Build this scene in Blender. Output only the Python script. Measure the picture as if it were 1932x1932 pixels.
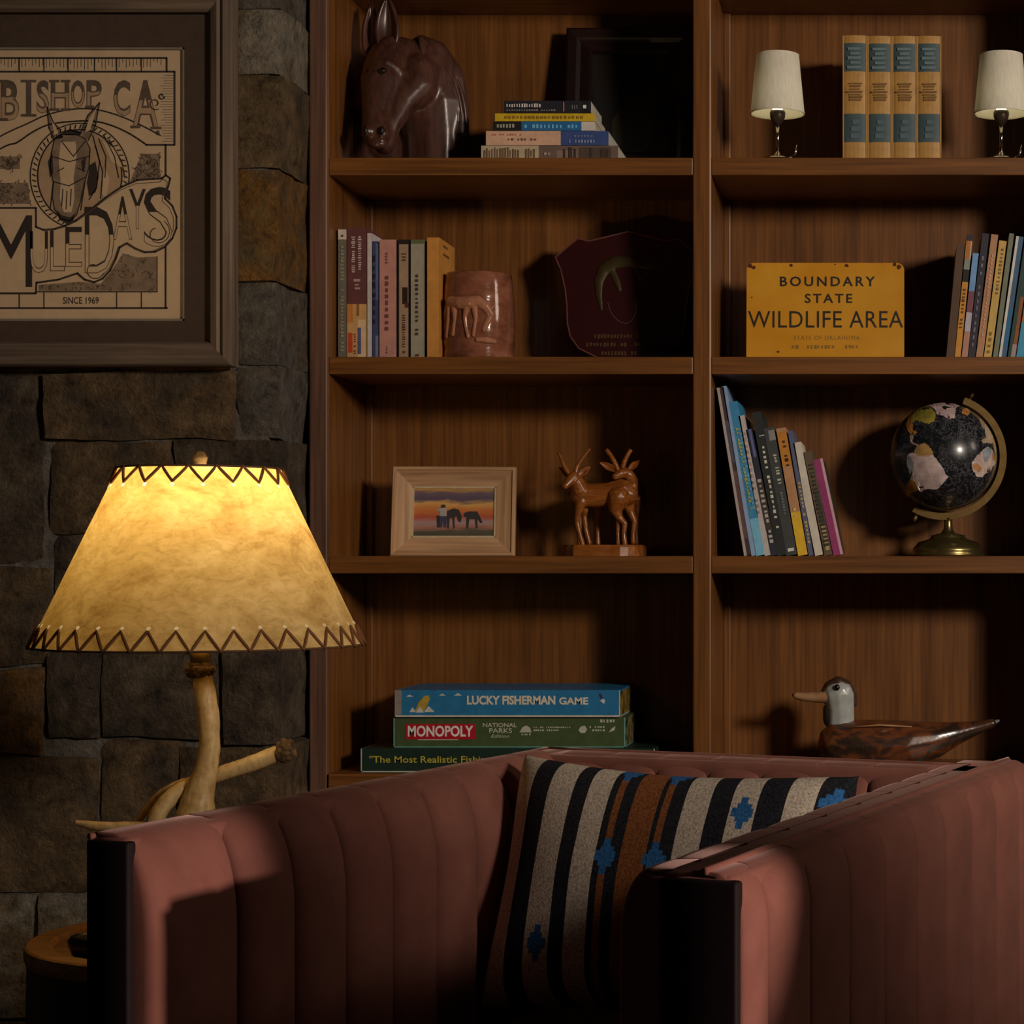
import bpy, bmesh, math, random
from mathutils import Vector, Matrix, noise as mnoise

# ------------------------------------------------------------------ camera, world, lights
for o in list(bpy.data.objects): bpy.data.objects.remove(o)
SC = bpy.context.scene
COL = SC.collection
F, CX, CY, ZC = 3924.0, 1700.0, 1050.0, 1.02      # focal length and principal point in pixels of the 1932 frame, eye height
cam = bpy.data.cameras.new('camera'); camo = bpy.data.objects.new('camera', cam); COL.objects.link(camo)
cam.sensor_width = 36; cam.lens = 36 * F / 1932
cam.shift_x = -(CX - 966) / 1932; cam.shift_y = (CY - 966) / 1932
cam.clip_start = .05; cam.clip_end = 50
camo.location = (0, 0, ZC); camo.rotation_euler = (math.pi / 2, 0, 0)
SC.camera = camo
SC.view_settings.view_transform = 'Standard'; SC.view_settings.look = 'None'
SC.view_settings.exposure = 0; SC.view_settings.gamma = 1; SC.view_settings.use_curve_mapping = False
W = bpy.data.worlds.new('room_dusk'); SC.world = W; W.use_nodes = True
W.node_tree.nodes['Background'].inputs[0].default_value = (1, .78, .58, 1)
W.node_tree.nodes['Background'].inputs[1].default_value = .0095

def aim(o, target):
    o.rotation_euler = (Vector(target) - o.location).to_track_quat('-Z', 'Y').to_euler()
def area(name, loc, target, size, watts, color):
    l = bpy.data.lights.new(name, 'AREA'); l.shape = 'DISK'; l.size = size; l.energy = watts; l.color = color
    o = bpy.data.objects.new(name, l); COL.objects.link(o); o.location = loc; aim(o, target); return o
def spot(name, loc, target, watts, color, angle, blend, radius):
    l = bpy.data.lights.new(name, 'SPOT'); l.energy = watts; l.color = color
    l.spot_size = math.radians(angle); l.spot_blend = blend; l.shadow_soft_size = radius
    o = bpy.data.objects.new(name, l); COL.objects.link(o); o.location = loc; aim(o, target); return o
spot('shelf_key_spot', (2.35, .35, ZC + 1.05), (-.38, 3.6, 1.30), 330, (1, .86, .71), 38, .45, .27)      # warm key light from an unseen source, cone narrowed to spare the armchair
area('side_fill', (4.4, 2.0, 2.7), (-.6, 2.4, .7), 1.1, 18, (1, .82, .68))                                # soft fill added from the right to lift the armchair
spot('low_sun_beam', (3.0, .32, 1.17), (-.75, 1.85, .745), 500, (1, .80, .70), 9, .18, .035)

# ------------------------------------------------------------------ helpers
def P(px, py, d): return Vector(((px - CX) * d / F, d, ZC - (py - CY) * d / F))
def X(px, d): return (px - CX) * d / F
def Z(py, d): return ZC - (py - CY) * d / F
def S(d): return d / F

def thing(name, label, cat, loc=(0, 0, 0), rot=(0, 0, 0), group=None):
    o = bpy.data.objects.new(name, None); COL.objects.link(o); o.location = loc; o.rotation_euler = rot
    o.empty_display_size = .05
    o['label'] = label; o['category'] = cat
    if group: o['group'] = group
    return o
def tag(o, label, cat, group=None):
    o['label'] = label; o['category'] = cat
    if group: o['group'] = group
    return o
def link(name, me, m, parent=None, smooth=False):
    if m is not None:
        me.materials.clear() if False else None
        if not me.materials: me.materials.append(m)
    o = bpy.data.objects.new(name, me); COL.objects.link(o)
    if parent is not None: o.parent = parent
    if smooth:
        for p in me.polygons: p.use_smooth = True
    return o
class MB:
    def __init__(self, org=(0, 0, 0)): self.v = []; self.f = []; self.o = Vector(org)
    def add(self, vs, fs):
        n = len(self.v); self.v += [Vector(q) - self.o for q in vs]; self.f += [tuple(i + n for i in f) for f in fs]; return self
    def box(self, x0, x1, y0, y1, z0, z1):
        return self.add([(x0, y0, z0), (x1, y0, z0), (x1, y1, z0), (x0, y1, z0), (x0, y0, z1), (x1, y0, z1), (x1, y1, z1), (x0, y1, z1)],
                        [(0, 3, 2, 1), (4, 5, 6, 7), (0, 1, 5, 4), (1, 2, 6, 5), (2, 3, 7, 6), (3, 0, 4, 7)])
    def prism(self, poly, y0, y1):            # poly: (x, z) outline, extruded along y
        n = len(poly)
        if sum(poly[i][0] * poly[(i + 1) % n][1] - poly[(i + 1) % n][0] * poly[i][1] for i in range(n)) < 0: poly = poly[::-1]
        vs = [(x, y0, z) for x, z in poly] + [(x, y1, z) for x, z in poly]
        return self.add(vs, [tuple(range(n)), tuple(range(2 * n - 1, n - 1, -1))] + [(i, i + n, (i + 1) % n + n, (i + 1) % n) for i in range(n)])
    def ribbon(self, pts, w, y, th=.0003, closed=False):
        n = len(pts); seg = range(n if closed else n - 1)
        for i in seg:
            a, b = Vector(pts[i]), Vector(pts[(i + 1) % n]); t = b - a
            if t.length < 1e-7: continue
            t.normalize(); nn = Vector((-t.y, t.x)) * w / 2; e = t * w * .3
            q = [a + nn - e, a - nn - e, b - nn + e, b + nn + e]
            self.prism([(p.x, p.y) for p in q], y, y + th)
        return self
    def lathe(self, prof, n=32, c=(0, 0, 0), cap=True):
        c = Vector(c); vs = []; fs = []; m = len(prof)
        for r, z in prof:
            for k in range(n):
                a = 2 * math.pi * k / n; vs.append((c.x + r * math.cos(a), c.y + r * math.sin(a), c.z + z))
        for j in range(m - 1):
            for k in range(n):
                fs.append((j * n + k, j * n + (k + 1) % n, (j + 1) * n + (k + 1) % n, (j + 1) * n + k))
        if cap: fs.append(tuple(range(n - 1, -1, -1))); fs.append(tuple(range((m - 1) * n, m * n)))
        return self.add(vs, fs)
    def tube(self, pts, rad, n=10, cap=True, lump=0, seed=0):
        pts = [Vector(p) for p in pts]; m = len(pts); vs = []; fs = []
        if not isinstance(rad, (list, tuple)): rad = [rad] * m
        up = Vector((0, 0, 1)); prev = None
        for i in range(m):
            t = (pts[min(i + 1, m - 1)] - pts[max(i - 1, 0)]).normalized()
            if prev is None:
                u = t.cross(up)
                if u.length < .05: u = t.cross(Vector((1, 0, 0)))
                u.normalize()
            else: u = (prev - t * prev.dot(t)).normalized()
            prev = u; v = t.cross(u)
            for k in range(n):
                a = 2 * math.pi * k / n; r = rad[i]
                dirv = u * math.cos(a) + v * math.sin(a)
                if lump: r *= 1 + lump * mnoise.noise((pts[i] + dirv * r) * 90 + Vector((seed, 0, 0)))
                vs.append(pts[i] + dirv * r)
        for i in range(m - 1):
            for k in range(n): fs.append((i * n + k, i * n + (k + 1) % n, (i + 1) * n + (k + 1) % n, (i + 1) * n + k))
        if cap: fs.append(tuple(range(n - 1, -1, -1))); fs.append(tuple(range((m - 1) * n, m * n)))
        return self.add(vs, fs)
    def grid(self, fn, nu, nv):
        vs = [fn(i / nu, j / nv) for j in range(nv + 1) for i in range(nu + 1)]
        return self.add(vs, [(j * (nu + 1) + i, j * (nu + 1) + i + 1, (j + 1) * (nu + 1) + i + 1, (j + 1) * (nu + 1) + i) for j in range(nv) for i in range(nu)])
    def mesh(self, name='m', bevel=0, seg=2):
        me = bpy.data.meshes.new(name); me.from_pydata([tuple(v) for v in self.v], [], self.f); me.update()
        if bevel:
            bm = bmesh.new(); bm.from_mesh(me); bmesh.ops.bevel(bm, geom=bm.edges[:], offset=bevel, segments=seg, affect='EDGES', profile=.5)
            bm.to_mesh(me); bm.free()
        return me
    def build(self, name, m, parent=None, bevel=0, smooth=False, seg=2):
        return link(name, self.mesh(name, bevel, seg), m, parent, smooth)

def catmull(pts, k=8):
    out = []; n = len(pts)
    for i in range(n - 1):
        p0, p1, p2, p3 = [Vector(pts[max(0, min(n - 1, j))]) for j in (i - 1, i, i + 1, i + 2)]
        for s in range(k):
            t = s / k
            out.append(.5 * ((2 * p1) + (p2 - p0) * t + (2 * p0 - 5 * p1 + 4 * p2 - p3) * t * t + (3 * p1 - p0 - 3 * p2 + p3) * t ** 3))
    out.append(Vector(pts[-1])); return out

TMP = []
def eval_mesh(ob):
    bpy.context.view_layer.update()
    dg = bpy.context.evaluated_depsgraph_get()
    me = bpy.data.meshes.new_from_object(ob.evaluated_get(dg))
    d = ob.data; bpy.data.objects.remove(ob)
    return me
def text_mesh(body, x0, x1, z0, z1, y, bold=0., th=.0003, shear=0, spacing=1):
    c = bpy.data.curves.new('txt', 'FONT'); c.body = body; c.size = 1; c.offset = bold; c.shear = shear; c.space_character = spacing
    c.resolution_u = 3
    o = bpy.data.objects.new('txt', c); COL.objects.link(o)
    me = eval_mesh(o)
    xs = [v.co.x for v in me.vertices]; ys = [v.co.y for v in me.vertices]
    ax, bx, ay, by = min(xs), max(xs), min(ys), max(ys)
    mb = MB(); fs = [tuple(p.vertices) for p in me.polygons]
    vs = [(x0 + (v.co.x - ax) / (bx - ax) * (x1 - x0), y, z0 + (v.co.y - ay) / (by - ay) * (z1 - z0)) for v in me.vertices]
    mb.add(vs, fs); bpy.data.meshes.remove(me); me.name if False else None
    return mb
def lettering(body, x0, x1, z0, z1, y, m, parent, bold=0., name='lettering', shear=0, spacing=1):
    return text_mesh(body, x0, x1, z0, z1, y, bold, shear=shear, spacing=spacing).build(name, m, parent)

def spheres_mesh(items, voxel, smooth=4, name='blob'):
    """items: (centre, radius, (sx, sy, sz)) in local metres -> one continuous remeshed surface"""
    bm = bmesh.new()
    for c, r, s in items:
        M = Matrix.Translation(c) @ Matrix.Diagonal((r * s[0], r * s[1], r * s[2], 1))
        bmesh.ops.create_icosphere(bm, subdivisions=2, radius=1, matrix=M)
    me = bpy.data.meshes.new(name); bm.to_mesh(me); bm.free()
    o = bpy.data.objects.new('tmp', me); COL.objects.link(o)
    md = o.modifiers.new('r', 'REMESH'); md.mode = 'VOXEL'; md.voxel_size = voxel
    md = o.modifiers.new('s', 'SMOOTH'); md.iterations = smooth; md.factor = .5
    out = eval_mesh(o); bpy.data.meshes.remove(me)
    return out
def chain(pts, s=(1, 1, 1)):
    """pts: list of (Vector, r); overlapping balls along it"""
    out = []
    for (a, ra), (b, rb) in zip(pts, pts[1:]):
        n = max(2, int((b - a).length / (min(ra, rb) * .2)) + 1)
        for i in range(n + 1):
            t = i / n; out.append((a.lerp(b, t), ra + (rb - ra) * t, s))
    return out

# ------------------------------------------------------------------ materials
def srgb(r, g, b):
    f = lambda c: (c / 255 / 12.92) if c / 255 <= .04045 else ((c / 255 + .055) / 1.055) ** 2.4
    return (f(r), f(g), f(b), 1)
class NT:
    def __init__(self, name):
        self.m = bpy.data.materials.new(name); self.m.use_nodes = True; self.t = self.m.node_tree
        self.b = self.t.nodes['Principled BSDF']; self.out = self.t.nodes['Material Output']
    def n(self, kind, **kw):
        nd = self.t.nodes.new('ShaderNode' + kind)
        for k, v in kw.items():
            if k.startswith('i_'): nd.inputs[k[2:].replace('_', ' ')].default_value = v
            else: setattr(nd, k, v)
        return nd
    def l(self, a, b): self.t.links.new(a, b)
    def ramp(self, fac, stops, interp='LINEAR'):
        r = self.n('ValToRGB'); r.color_ramp.interpolation = interp
        e = r.color_ramp.elements
        while len(e) < len(stops): e.new(.5)
        for el, (p, c) in zip(e, stops): el.position = p; el.color = c
        self.l(fac, r.inputs[0]); return r.outputs[0]
    def coord(self, scale=(1, 1, 1), kind='Object', rnd=False):
        tc = self.n('TexCoord'); mp = self.n('Mapping'); mp.inputs['Scale'].default_value = scale
        src = tc.outputs[kind]
        if rnd:
            oi = self.n('ObjectInfo'); ad = self.n('VectorMath', operation='ADD'); mu = self.n('VectorMath', operation='SCALE')
            cb = self.n('CombineXYZ'); self.l(oi.outputs['Random'], cb.inputs[0]); self.l(oi.outputs['Random'], cb.inputs[2])
            self.l(cb.outputs[0], mu.inputs[0]); mu.inputs['Scale'].default_value = 17
            self.l(src, ad.inputs[0]); self.l(mu.outputs[0], ad.inputs[1]); src = ad.outputs[0]
        self.l(src, mp.inputs['Vector']); return mp.outputs[0]
    def noise(self, vec, scale, detail=4, rough=.55, dist=0):
        nz = self.n('TexNoise'); nz.inputs['Scale'].default_value = scale; nz.inputs['Detail'].default_value = detail
        nz.inputs['Roughness'].default_value = rough; nz.inputs['Distortion'].default_value = dist
        self.l(vec, nz.inputs['Vector']); return nz.outputs['Fac']
    def mix(self, fac, a, b, mode='MIX'):
        mx = self.n('Mix', data_type='RGBA', blend_type=mode)
        for s, v in ((mx.inputs[0], fac), (mx.inputs[6], a), (mx.inputs[7], b)):
            if isinstance(v, (tuple, float, int)): s.default_value = v
            else: self.l(v, s)
        return mx.outputs[2]
    def bump(self, h, strength=.3, dist=.002):
        b = self.n('Bump'); b.inputs['Strength'].default_value = strength; b.inputs['Distance'].default_value = dist
        self.l(h, b.inputs['Height']); self.l(b.outputs[0], self.b.inputs['Normal'])
    def set(self, **kw):
        for k, v in kw.items():
            s = self.b.inputs[k.replace('_', ' ')]
            if hasattr(v, 'is_linked') or hasattr(v, 'links'): self.l(v, s)
            else: s.default_value = v
        return self
CACHE = {}
def plain(c, rough=.6, metal=0, coat=0, var=.12, spec=.5, key=None):
    """a solid colour with faint mottling; c in sRGB 0-255"""
    k = (c, rough, metal, coat, var, spec)
    if k in CACHE: return CACHE[k]
    t = NT('paint_%d_%d_%d' % c); col = srgb(*c)
    nz = t.noise(t.coord(), 60, 3)
    lo = tuple(x * (1 - var) for x in col[:3]) + (1,); hi = tuple(min(1, x * (1 + var)) for x in col[:3]) + (1,)
    t.set(Base_Color=t.ramp(nz, [(.3, lo), (.7, hi)]), Roughness=rough, Metallic=metal, Coat_Weight=coat, Specular_IOR_Level=spec)
    CACHE[k] = t.m; return t.m
def wood(name, dark, mid, light, axis, rough=.42, coat=.06, fine=1.):
    t = NT(name); s = [34 * fine, 34 * fine, 34 * fine]; s['xyz'.index(axis)] = 1.6 * fine
    n1 = t.noise(t.coord(tuple(s)), 1, 6, .62, .35)
    s2 = [160 * fine] * 3; s2['xyz'.index(axis)] = 5 * fine
    n2 = t.noise(t.coord(tuple(s2)), 1, 3, .5)
    c1 = t.ramp(n1, [(.25, srgb(*dark)), (.5, srgb(*mid)), (.78, srgb(*light))])
    c2 = t.ramp(n2, [(.3, (.62, .6, .58, 1)), (.6, (1, 1, 1, 1))])
    t.set(Base_Color=t.mix(1., c1, c2, 'MULTIPLY'), Roughness=rough, Coat_Weight=coat, Coat_Roughness=.3)
    t.bump(n2, .12, .0006); return t.m
M = {}
M['wood_v'] = wood('walnut_upright', (96, 57, 22), (128, 79, 33), (148, 96, 45), 'z')
M['wood_h'] = wood('walnut_board', (96, 57, 22), (128, 79, 33), (148, 96, 45), 'x')
M['wood_stile'] = wood('walnut_stile', (86, 60, 48), (112, 80, 66), (128, 94, 78), 'z')
M['oakframe'] = wood('weathered_frame_wood', (72, 58, 48), (108, 90, 76), (140, 120, 102), 'x', .7, 0)
M['oakframe_v'] = wood('weathered_frame_wood_upright', (72, 58, 48), (108, 90, 76), (140, 120, 102), 'z', .7, 0)
M['pine'] = wood('pale_frame_wood', (168, 124, 86), (206, 162, 120), (226, 188, 146), 'x', .6, 0)
M['pine_v'] = wood('pale_frame_wood_upright', (168, 124, 86), (206, 162, 120), (226, 188, 146), 'z', .6, 0)
M['drum'] = wood('dark_drum_wood', (34, 14, 10), (52, 26, 18), (66, 36, 24), 'z', .45)
M['tabletop'] = wood('honey_tabletop', (150, 100, 50), (190, 138, 76), (214, 166, 100), 'x', .4)
M['horsewood'] = wood('polished_dark_wood', (58, 32, 26), (84, 52, 42), (104, 68, 56), 'z', .32, .35)
M['deerwood'] = wood('carved_tan_wood', (116, 60, 16), (158, 90, 32), (190, 122, 60), 'x', .35, .3, 2)

def stone_mat(name, base, patch, vein):
    t = NT(name); v = t.coord(rnd=True)
    n1 = t.noise(v, 9, 5, .6, .6); n2 = t.noise(v, 34, 8, .7, .3); n3 = t.noise(v, 130, 6, .7)
    c = t.ramp(n1, [(.36, srgb(*base)), (.5, srgb(*patch)), (.64, srgb(*vein))])
    c = t.mix(1., c, t.ramp(n2, [(.32, (.30, .29, .29, 1)), (.46, (.75, .72, .68, 1)), (.58, (1.0, .98, .94, 1)), (.68, (1.25, 1.22, 1.16, 1))]), 'MULTIPLY')
    c = t.mix(.6, c, t.ramp(n3, [(.35, (.62, .6, .58, 1)), (.65, (1, 1, 1, 1))]), 'MULTIPLY')
    t.set(Base_Color=c, Roughness=.88, Specular_IOR_Level=.25)
    mxn = t.n('Math', operation='ADD'); t.l(n2, mxn.inputs[0]); t.l(n3, mxn.inputs[1])
    t.bump(mxn.outputs[0], 1.0, .014); return t.m
STONE = {
    'brown': stone_mat('fieldstone_brown', (104, 92, 78), (128, 106, 80), (150, 126, 96)),
    'grey': stone_mat('fieldstone_grey', (112, 108, 104), (134, 128, 120), (120, 108, 94)),
    'rust': stone_mat('fieldstone_rust', (122, 104, 76), (158, 114, 58), (138, 116, 92)),
    'dark': stone_mat('fieldstone_dark', (88, 80, 74), (108, 94, 80), (130, 116, 98)),
    'pale': stone_mat('fieldstone_pale', (160, 152, 140), (172, 162, 146), (146, 124, 96)),
}
M['mortar'] = stone_mat('mortar', (140, 136, 130), (156, 150, 142), (130, 124, 116))

def velvet():
    t = NT('mauve_velvet'); v = t.coord()
    n = t.noise(v, 14, 4, .6); n2 = t.noise(v, 420, 2, .5)
    t.set(Base_Color=t.ramp(n, [(.3, srgb(122, 76, 65)), (.7, srgb(140, 89, 77))]), Roughness=.82, Specular_IOR_Level=.15,
          Sheen_Weight=.35, Sheen_Roughness=.35, Sheen_Tint=(1, .66, .58, 1))
    t.bump(n2, .12, .0008); return t.m
M['velvet'] = velvet()
def parchment():
    t = NT('parchment_shade'); v = t.coord((1, 1, 1.6))
    n1 = t.noise(v, 11, 7, .65, 1.1); n2 = t.noise(v, 60, 5, .65, .8)
    c = t.ramp(n1, [(.3, srgb(180, 150, 100)), (.5, srgb(214, 190, 142)), (.72, srgb(232, 214, 176))])
    c = t.mix(.8, c, t.ramp(n2, [(.3, (.72, .66, .58, 1)), (.55, (1, 1, 1, 1))]), 'MULTIPLY')
    df = t.n('BsdfDiffuse'); tr = t.n('BsdfTranslucent'); mx = t.n('MixShader'); mx.inputs[0].default_value = .5
    t.l(c, df.inputs[0]); t.l(t.mix(1., c, (1, .90, .58, 1), 'MULTIPLY'), tr.inputs[0])
    t.l(df.outputs[0], mx.inputs[1]); t.l(tr.outputs[0], mx.inputs[2]); t.l(mx.outputs[0], t.out.inputs[0]); return t.m
M['parchment'] = parchment()
def linen():
    t = NT('white_linen_shade'); n = t.noise(t.coord((300, 300, 40)), 1, 2)
    c = t.ramp(n, [(.3, srgb(224, 216, 200)), (.7, srgb(236, 230, 216))])
    df = t.n('BsdfDiffuse'); tr = t.n('BsdfTranslucent'); mx = t.n('MixShader'); mx.inputs[0].default_value = .15
    t.l(c, df.inputs[0]); t.l(c, tr.inputs[0]); t.l(df.outputs[0], mx.inputs[1]); t.l(tr.outputs[0], mx.inputs[2]); t.l(mx.outputs[0], t.out.inputs[0]); return t.m
M['linen'] = linen()
def antler():
    t = NT('antler_bone'); v = t.coord((1, 1, .6))
    n1 = t.noise(v, 18, 5, .6); n2 = t.noise(v, 140, 4, .6)
    c = t.ramp(n1, [(.3, srgb(140, 108, 66)), (.55, srgb(196, 166, 112)), (.8, srgb(220, 196, 146))])
    c = t.mix(.7, c, t.ramp(n2, [(.3, (.6, .52, .42, 1)), (.55, (1, 1, 1, 1))]), 'MULTIPLY')
    t.set(Base_Color=c, Roughness=.45); t.bump(n2, .4, .002); return t.m
M['antler'] = antler()
M['burr'] = stone_mat('antler_burr', (110, 84, 56), (150, 120, 84), (176, 146, 104))
M['brass'] = plain((196, 158, 92), .28, 1.0, 0, .1)
M['oldbrass'] = plain((140, 112, 66), .42, .75, 0, .15)
M['chrome'] = plain((190, 180, 172), .12, 1.0, 0, .05)
M['black'] = plain((14, 12, 12), .5)
M['pages'] = plain((206, 198, 184), .85)
M['cord'] = plain((116, 72, 38), .7)
def glass():
    t = NT('glazing'); g = t.n('BsdfGlossy'); g.inputs['Roughness'].default_value = .03
    tr = t.n('BsdfTransparent'); mx = t.n('MixShader'); mx.inputs[0].default_value = .02
    t.l(tr.outputs[0], mx.inputs[1]); t.l(g.outputs[0], mx.inputs[2]); t.l(mx.outputs[0], t.out.inputs[0]); return t.m
M['glass'] = glass()
def glow(name, c, s):
    t = NT(name); e = t.n('Emission'); e.inputs[0].default_value = c; e.inputs[1].default_value = s; t.l(e.outputs[0], t.out.inputs[0]); return t.m

def point(name, loc, watts, color, radius, parent=None):
    l = bpy.data.lights.new(name, 'POINT'); l.energy = watts; l.color = color; l.shadow_soft_size = radius
    o = bpy.data.objects.new(name, l); COL.objects.link(o); o.location = loc
    if parent: o.parent = parent
    return o

# ------------------------------------------------------------------ the room
def struct(o): o['kind'] = 'structure'; return o
YF, YB = 3.6, 3.863                       # bookcase face and back panel
t = NT('floor_boards'); t.set(Base_Color=srgb(90, 66, 48), Roughness=.6); M['floor'] = wood('dark_floor_boards', (60, 40, 28), (84, 58, 42), (100, 72, 52), 'x', .5)
fl = struct(MB().box(-2.4, 2.4, -.5, 4.1, -.05, 0).build('floor', M['floor']))
M['plaster'] = plain((120, 100, 84), .9)
struct(MB().box(-2.4, 2.4, 3.93, 4.1, 0, 2.7).build('wall_back', M['plaster']))

# stone pier beside the bookcase: mortar core with separate stones
DS = 3.44
XR = X(583, YF) - .003
wl = struct(MB().box(-2.3, XR - .022, DS + .010, 3.93, 0, 2.7).build('wall_left', M['mortar']))
rng = random.Random(5)
def stone(x0, x1, z0, z1, y0, y1, m, seed):
    nx = max(5, int((x1 - x0) / .016)); ny = max(3, int((y1 - y0) / .018)); nz = max(5, int((z1 - z0) / .016))
    vs = []; idx = {}; fs = []
    def vid(i, j, k):
        key = (i, j, k)
        if key in idx: return idx[key]
        fx, fy, fz = i / nx, j / ny, k / nz
        p = Vector((x0 + fx * (x1 - x0), y0 + fy * (y1 - y0), z0 + fz * (z1 - z0)))
        # wandering outline
        w1 = mnoise.noise(Vector((p.z * 9, seed * 3.1, 1))) * .006; w2 = mnoise.noise(Vector((p.x * 9, seed * 2.3, 5))) * .006
        p.x += w1 * (1 - 2 * fx if False else (1 if fx > .5 else -1)) * abs(2 * fx - 1); p.z += w2 * (1 if fz > .5 else -1) * abs(2 * fz - 1)
        # rounded arrises
        r = .006
        for ax, lo, hi in ((0, x0, x1), (2, z0, z1)):
            dd = min(p[ax] - lo, hi - p[ax])
            if dd < r and fy < .5: p.y += (r - max(dd, 0)) ** 2 / r * .9
        # cleft face
        s3 = Vector((seed * 7.7, seed * 1.3, 0))
        nn = mnoise.noise(p * 7 + s3) * .008 + mnoise.noise(p * 22 + s3) * .004 + mnoise.noise(p * 55 + s3) * .002
        if fy < .5: p.y += nn
        if fx == 1: p.x += nn * .9
        if fx == 0: p.x += nn * .3
        if fz in (0, 1): p.z += nn * .5
        idx[key] = len(vs); vs.append(p); return idx[key]
    for i in range(nx):
        for k in range(nz):
            fs.append((vid(i, 0, k), vid(i + 1, 0, k), vid(i + 1, 0, k + 1), vid(i, 0, k + 1)))
    for j in range(ny):
        for k in range(nz):
            fs.append((vid(nx, j, k), vid(nx, j + 1, k), vid(nx, j + 1, k + 1), vid(nx, j, k + 1)))
            fs.append((vid(0, j + 1, k), vid(0, j, k), vid(0, j, k + 1), vid(0, j + 1, k + 1)))
        for i in range(nx):
            fs.append((vid(i, j, nz), vid(i + 1, j, nz), vid(i + 1, j + 1, nz), vid(i, j + 1, nz)))
            fs.append((vid(i, j + 1, 0), vid(i + 1, j + 1, 0), vid(i + 1, j, 0), vid(i, j, 0)))
    o = MB().add(vs, fs).build('stone', m, wl, smooth=True); o.data.set_sharp_from_angle(angle=math.radians(38))
    return o
# (x0, y0, x1, y1) in photo pixels on the face plane, colour, corner stone?
RX = 536
STN = [(445, -190, RX, 10, 'grey', 1), (444, 16, RX, 135, 'pale', 1), (436, 141, RX, 315, 'brown', 1), (437, 321, RX, 526, 'rust', 1),
       (440, 532, RX, 686, 'grey', 1), (452, 692, RX, 824, 'grey', 1), (330, 830, RX, 1004, 'dark', 1), (424, 1010, RX, 1218, 'grey', 1), (424, 1224, RX, 1404, 'dark', 1),
       (340, 1411, RX, 1570, 'brown', 1), (340, 1577, RX, 1760, 'grey', 1), (420, 1766, RX, 1960, 'brown', 1), (380, 1966, RX, 2205, 'dark', 1),
       (230, -190, 438, 90, 'brown', 0), (0, -190, 224, 130, 'grey', 0), (-240, -190, -6, 90, 'dark', 0), (230, 97, 430, 330, 'dark', 0), (-240, 97, 224, 300, 'brown', 0),
       (200, 336, 430, 540, 'grey', 0), (-60, 306, 194, 560, 'brown', 0), (-240, 306, -66, 560, 'grey', 0), (230, 546, 434, 696, 'rust', 0), (-240, 566, 224, 696, 'dark', 0),
       (86, 702, 446, 827, 'brown', 0), (-120, 702, 77, 1064, 'dark', 0), (93, 833, 323, 1003, 'brown', 0), (-240, 702, -127, 1064, 'grey', 0),
       (100, 1010, 260, 1218, 'dark', 0), (267, 1010, 417, 1218, 'brown', 0), (-100, 1071, 92, 1254, 'brown', 0), (-240, 1071, -107, 1420, 'dark', 0),
       (-100, 1261, 84, 1422, 'rust', 0), (93, 1224, 186, 1392, 'dark', 0), (194, 1224, 414, 1390, 'dark', 0),
       (-140, 1430, 181, 1684, 'brown', 0), (-240, 1430, -147, 1684, 'grey', 0), (192, 1397, 333, 1684, 'brown', 0),
       (-60, 1692, 62, 1916, 'pale', 0), (70, 1692, 250, 1916, 'pale', 0), (-240, 1692, -67, 1916, 'brown', 0), (257, 1692, 333, 1916, 'dark', 0),
       (-240, 1924, 60, 2060, 'dark', 0), (67, 1924, 372, 2060, 'brown', 0), (-240, 2067, 150, 2205, 'grey', 0), (157, 2067, 372, 2205, 'rust', 0)]
er = random.Random(11); kinds = ['brown', 'grey', 'dark', 'brown', 'rust', 'dark']
y_ = -860
while y_ < 2200:                                              # the pier goes on past the picture's edge
    hgt = er.choice([120, 150, 190, 220]); y2 = min(2205, y_ + hgt)
    x_ = -930
    lim = RX if y2 <= -195 else -247
    if y_ < -200 and y2 > -196: y2 = -196; lim = RX
    while x_ < lim - 40:
        x2 = x_ + er.choice([150, 210, 260, 330])
        if x2 > lim - 110: x2 = lim
        STN.append((x_, y_, x2 - (7 if x2 < RX else 0), y2 - 7, er.choice(kinds), 1 if x2 == RX else 0)); x_ = x2
    y_ = y2
for i, (a, b, c, d_, k, corner) in enumerate(STN):
    x1 = XR if corner else X(c, DS)
    pr = rng.uniform(-.006, .004)
    stone(X(a - 1.5, DS), x1 + (rng.uniform(-.009, .001) if corner else 0), Z(d_ + 1, DS), Z(b - 1, DS), DS + pr, (3.62 if corner else DS + .06), STONE[k], i + 1)

# bookcase
xl0, xl1 = X(583, YF), X(620, YF); xd0, xd1 = X(1307, YF), X(1342, YF); xr0 = xd1 + (xd0 - xl1); xr1 = xr0 + .034
bc = thing('bookcase', 'built-in warm brown wooden bookcase with open shelves beside the stone pier', 'bookcase', ((xl0 + xr1) / 2, YF, 0))
bo = bc.location
def bpart(name, x0, x1, y0, y1, z0, z1, m, bev=.0015): return MB(bo).box(x0, x1, y0, y1, z0, z1).build(name, m, bc, bev)
TOP = 2.44
bpart('side_panel', xl0, xl1 - .002, YF, YB + .012, 0, TOP, M['wood_stile'], .003)
bpart('side_lining', xl1 - .002, xl1, YF + .003, YB, .644, TOP, M['wood_v'], .0004)
bpart('divider', xd0, xd1, YF, YB + .012, 0, TOP, M['wood_v'], .003)
bpart('side_panel', xr0, xr1, YF, YB + .012, 0, TOP, M['wood_v'], .003)
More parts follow.
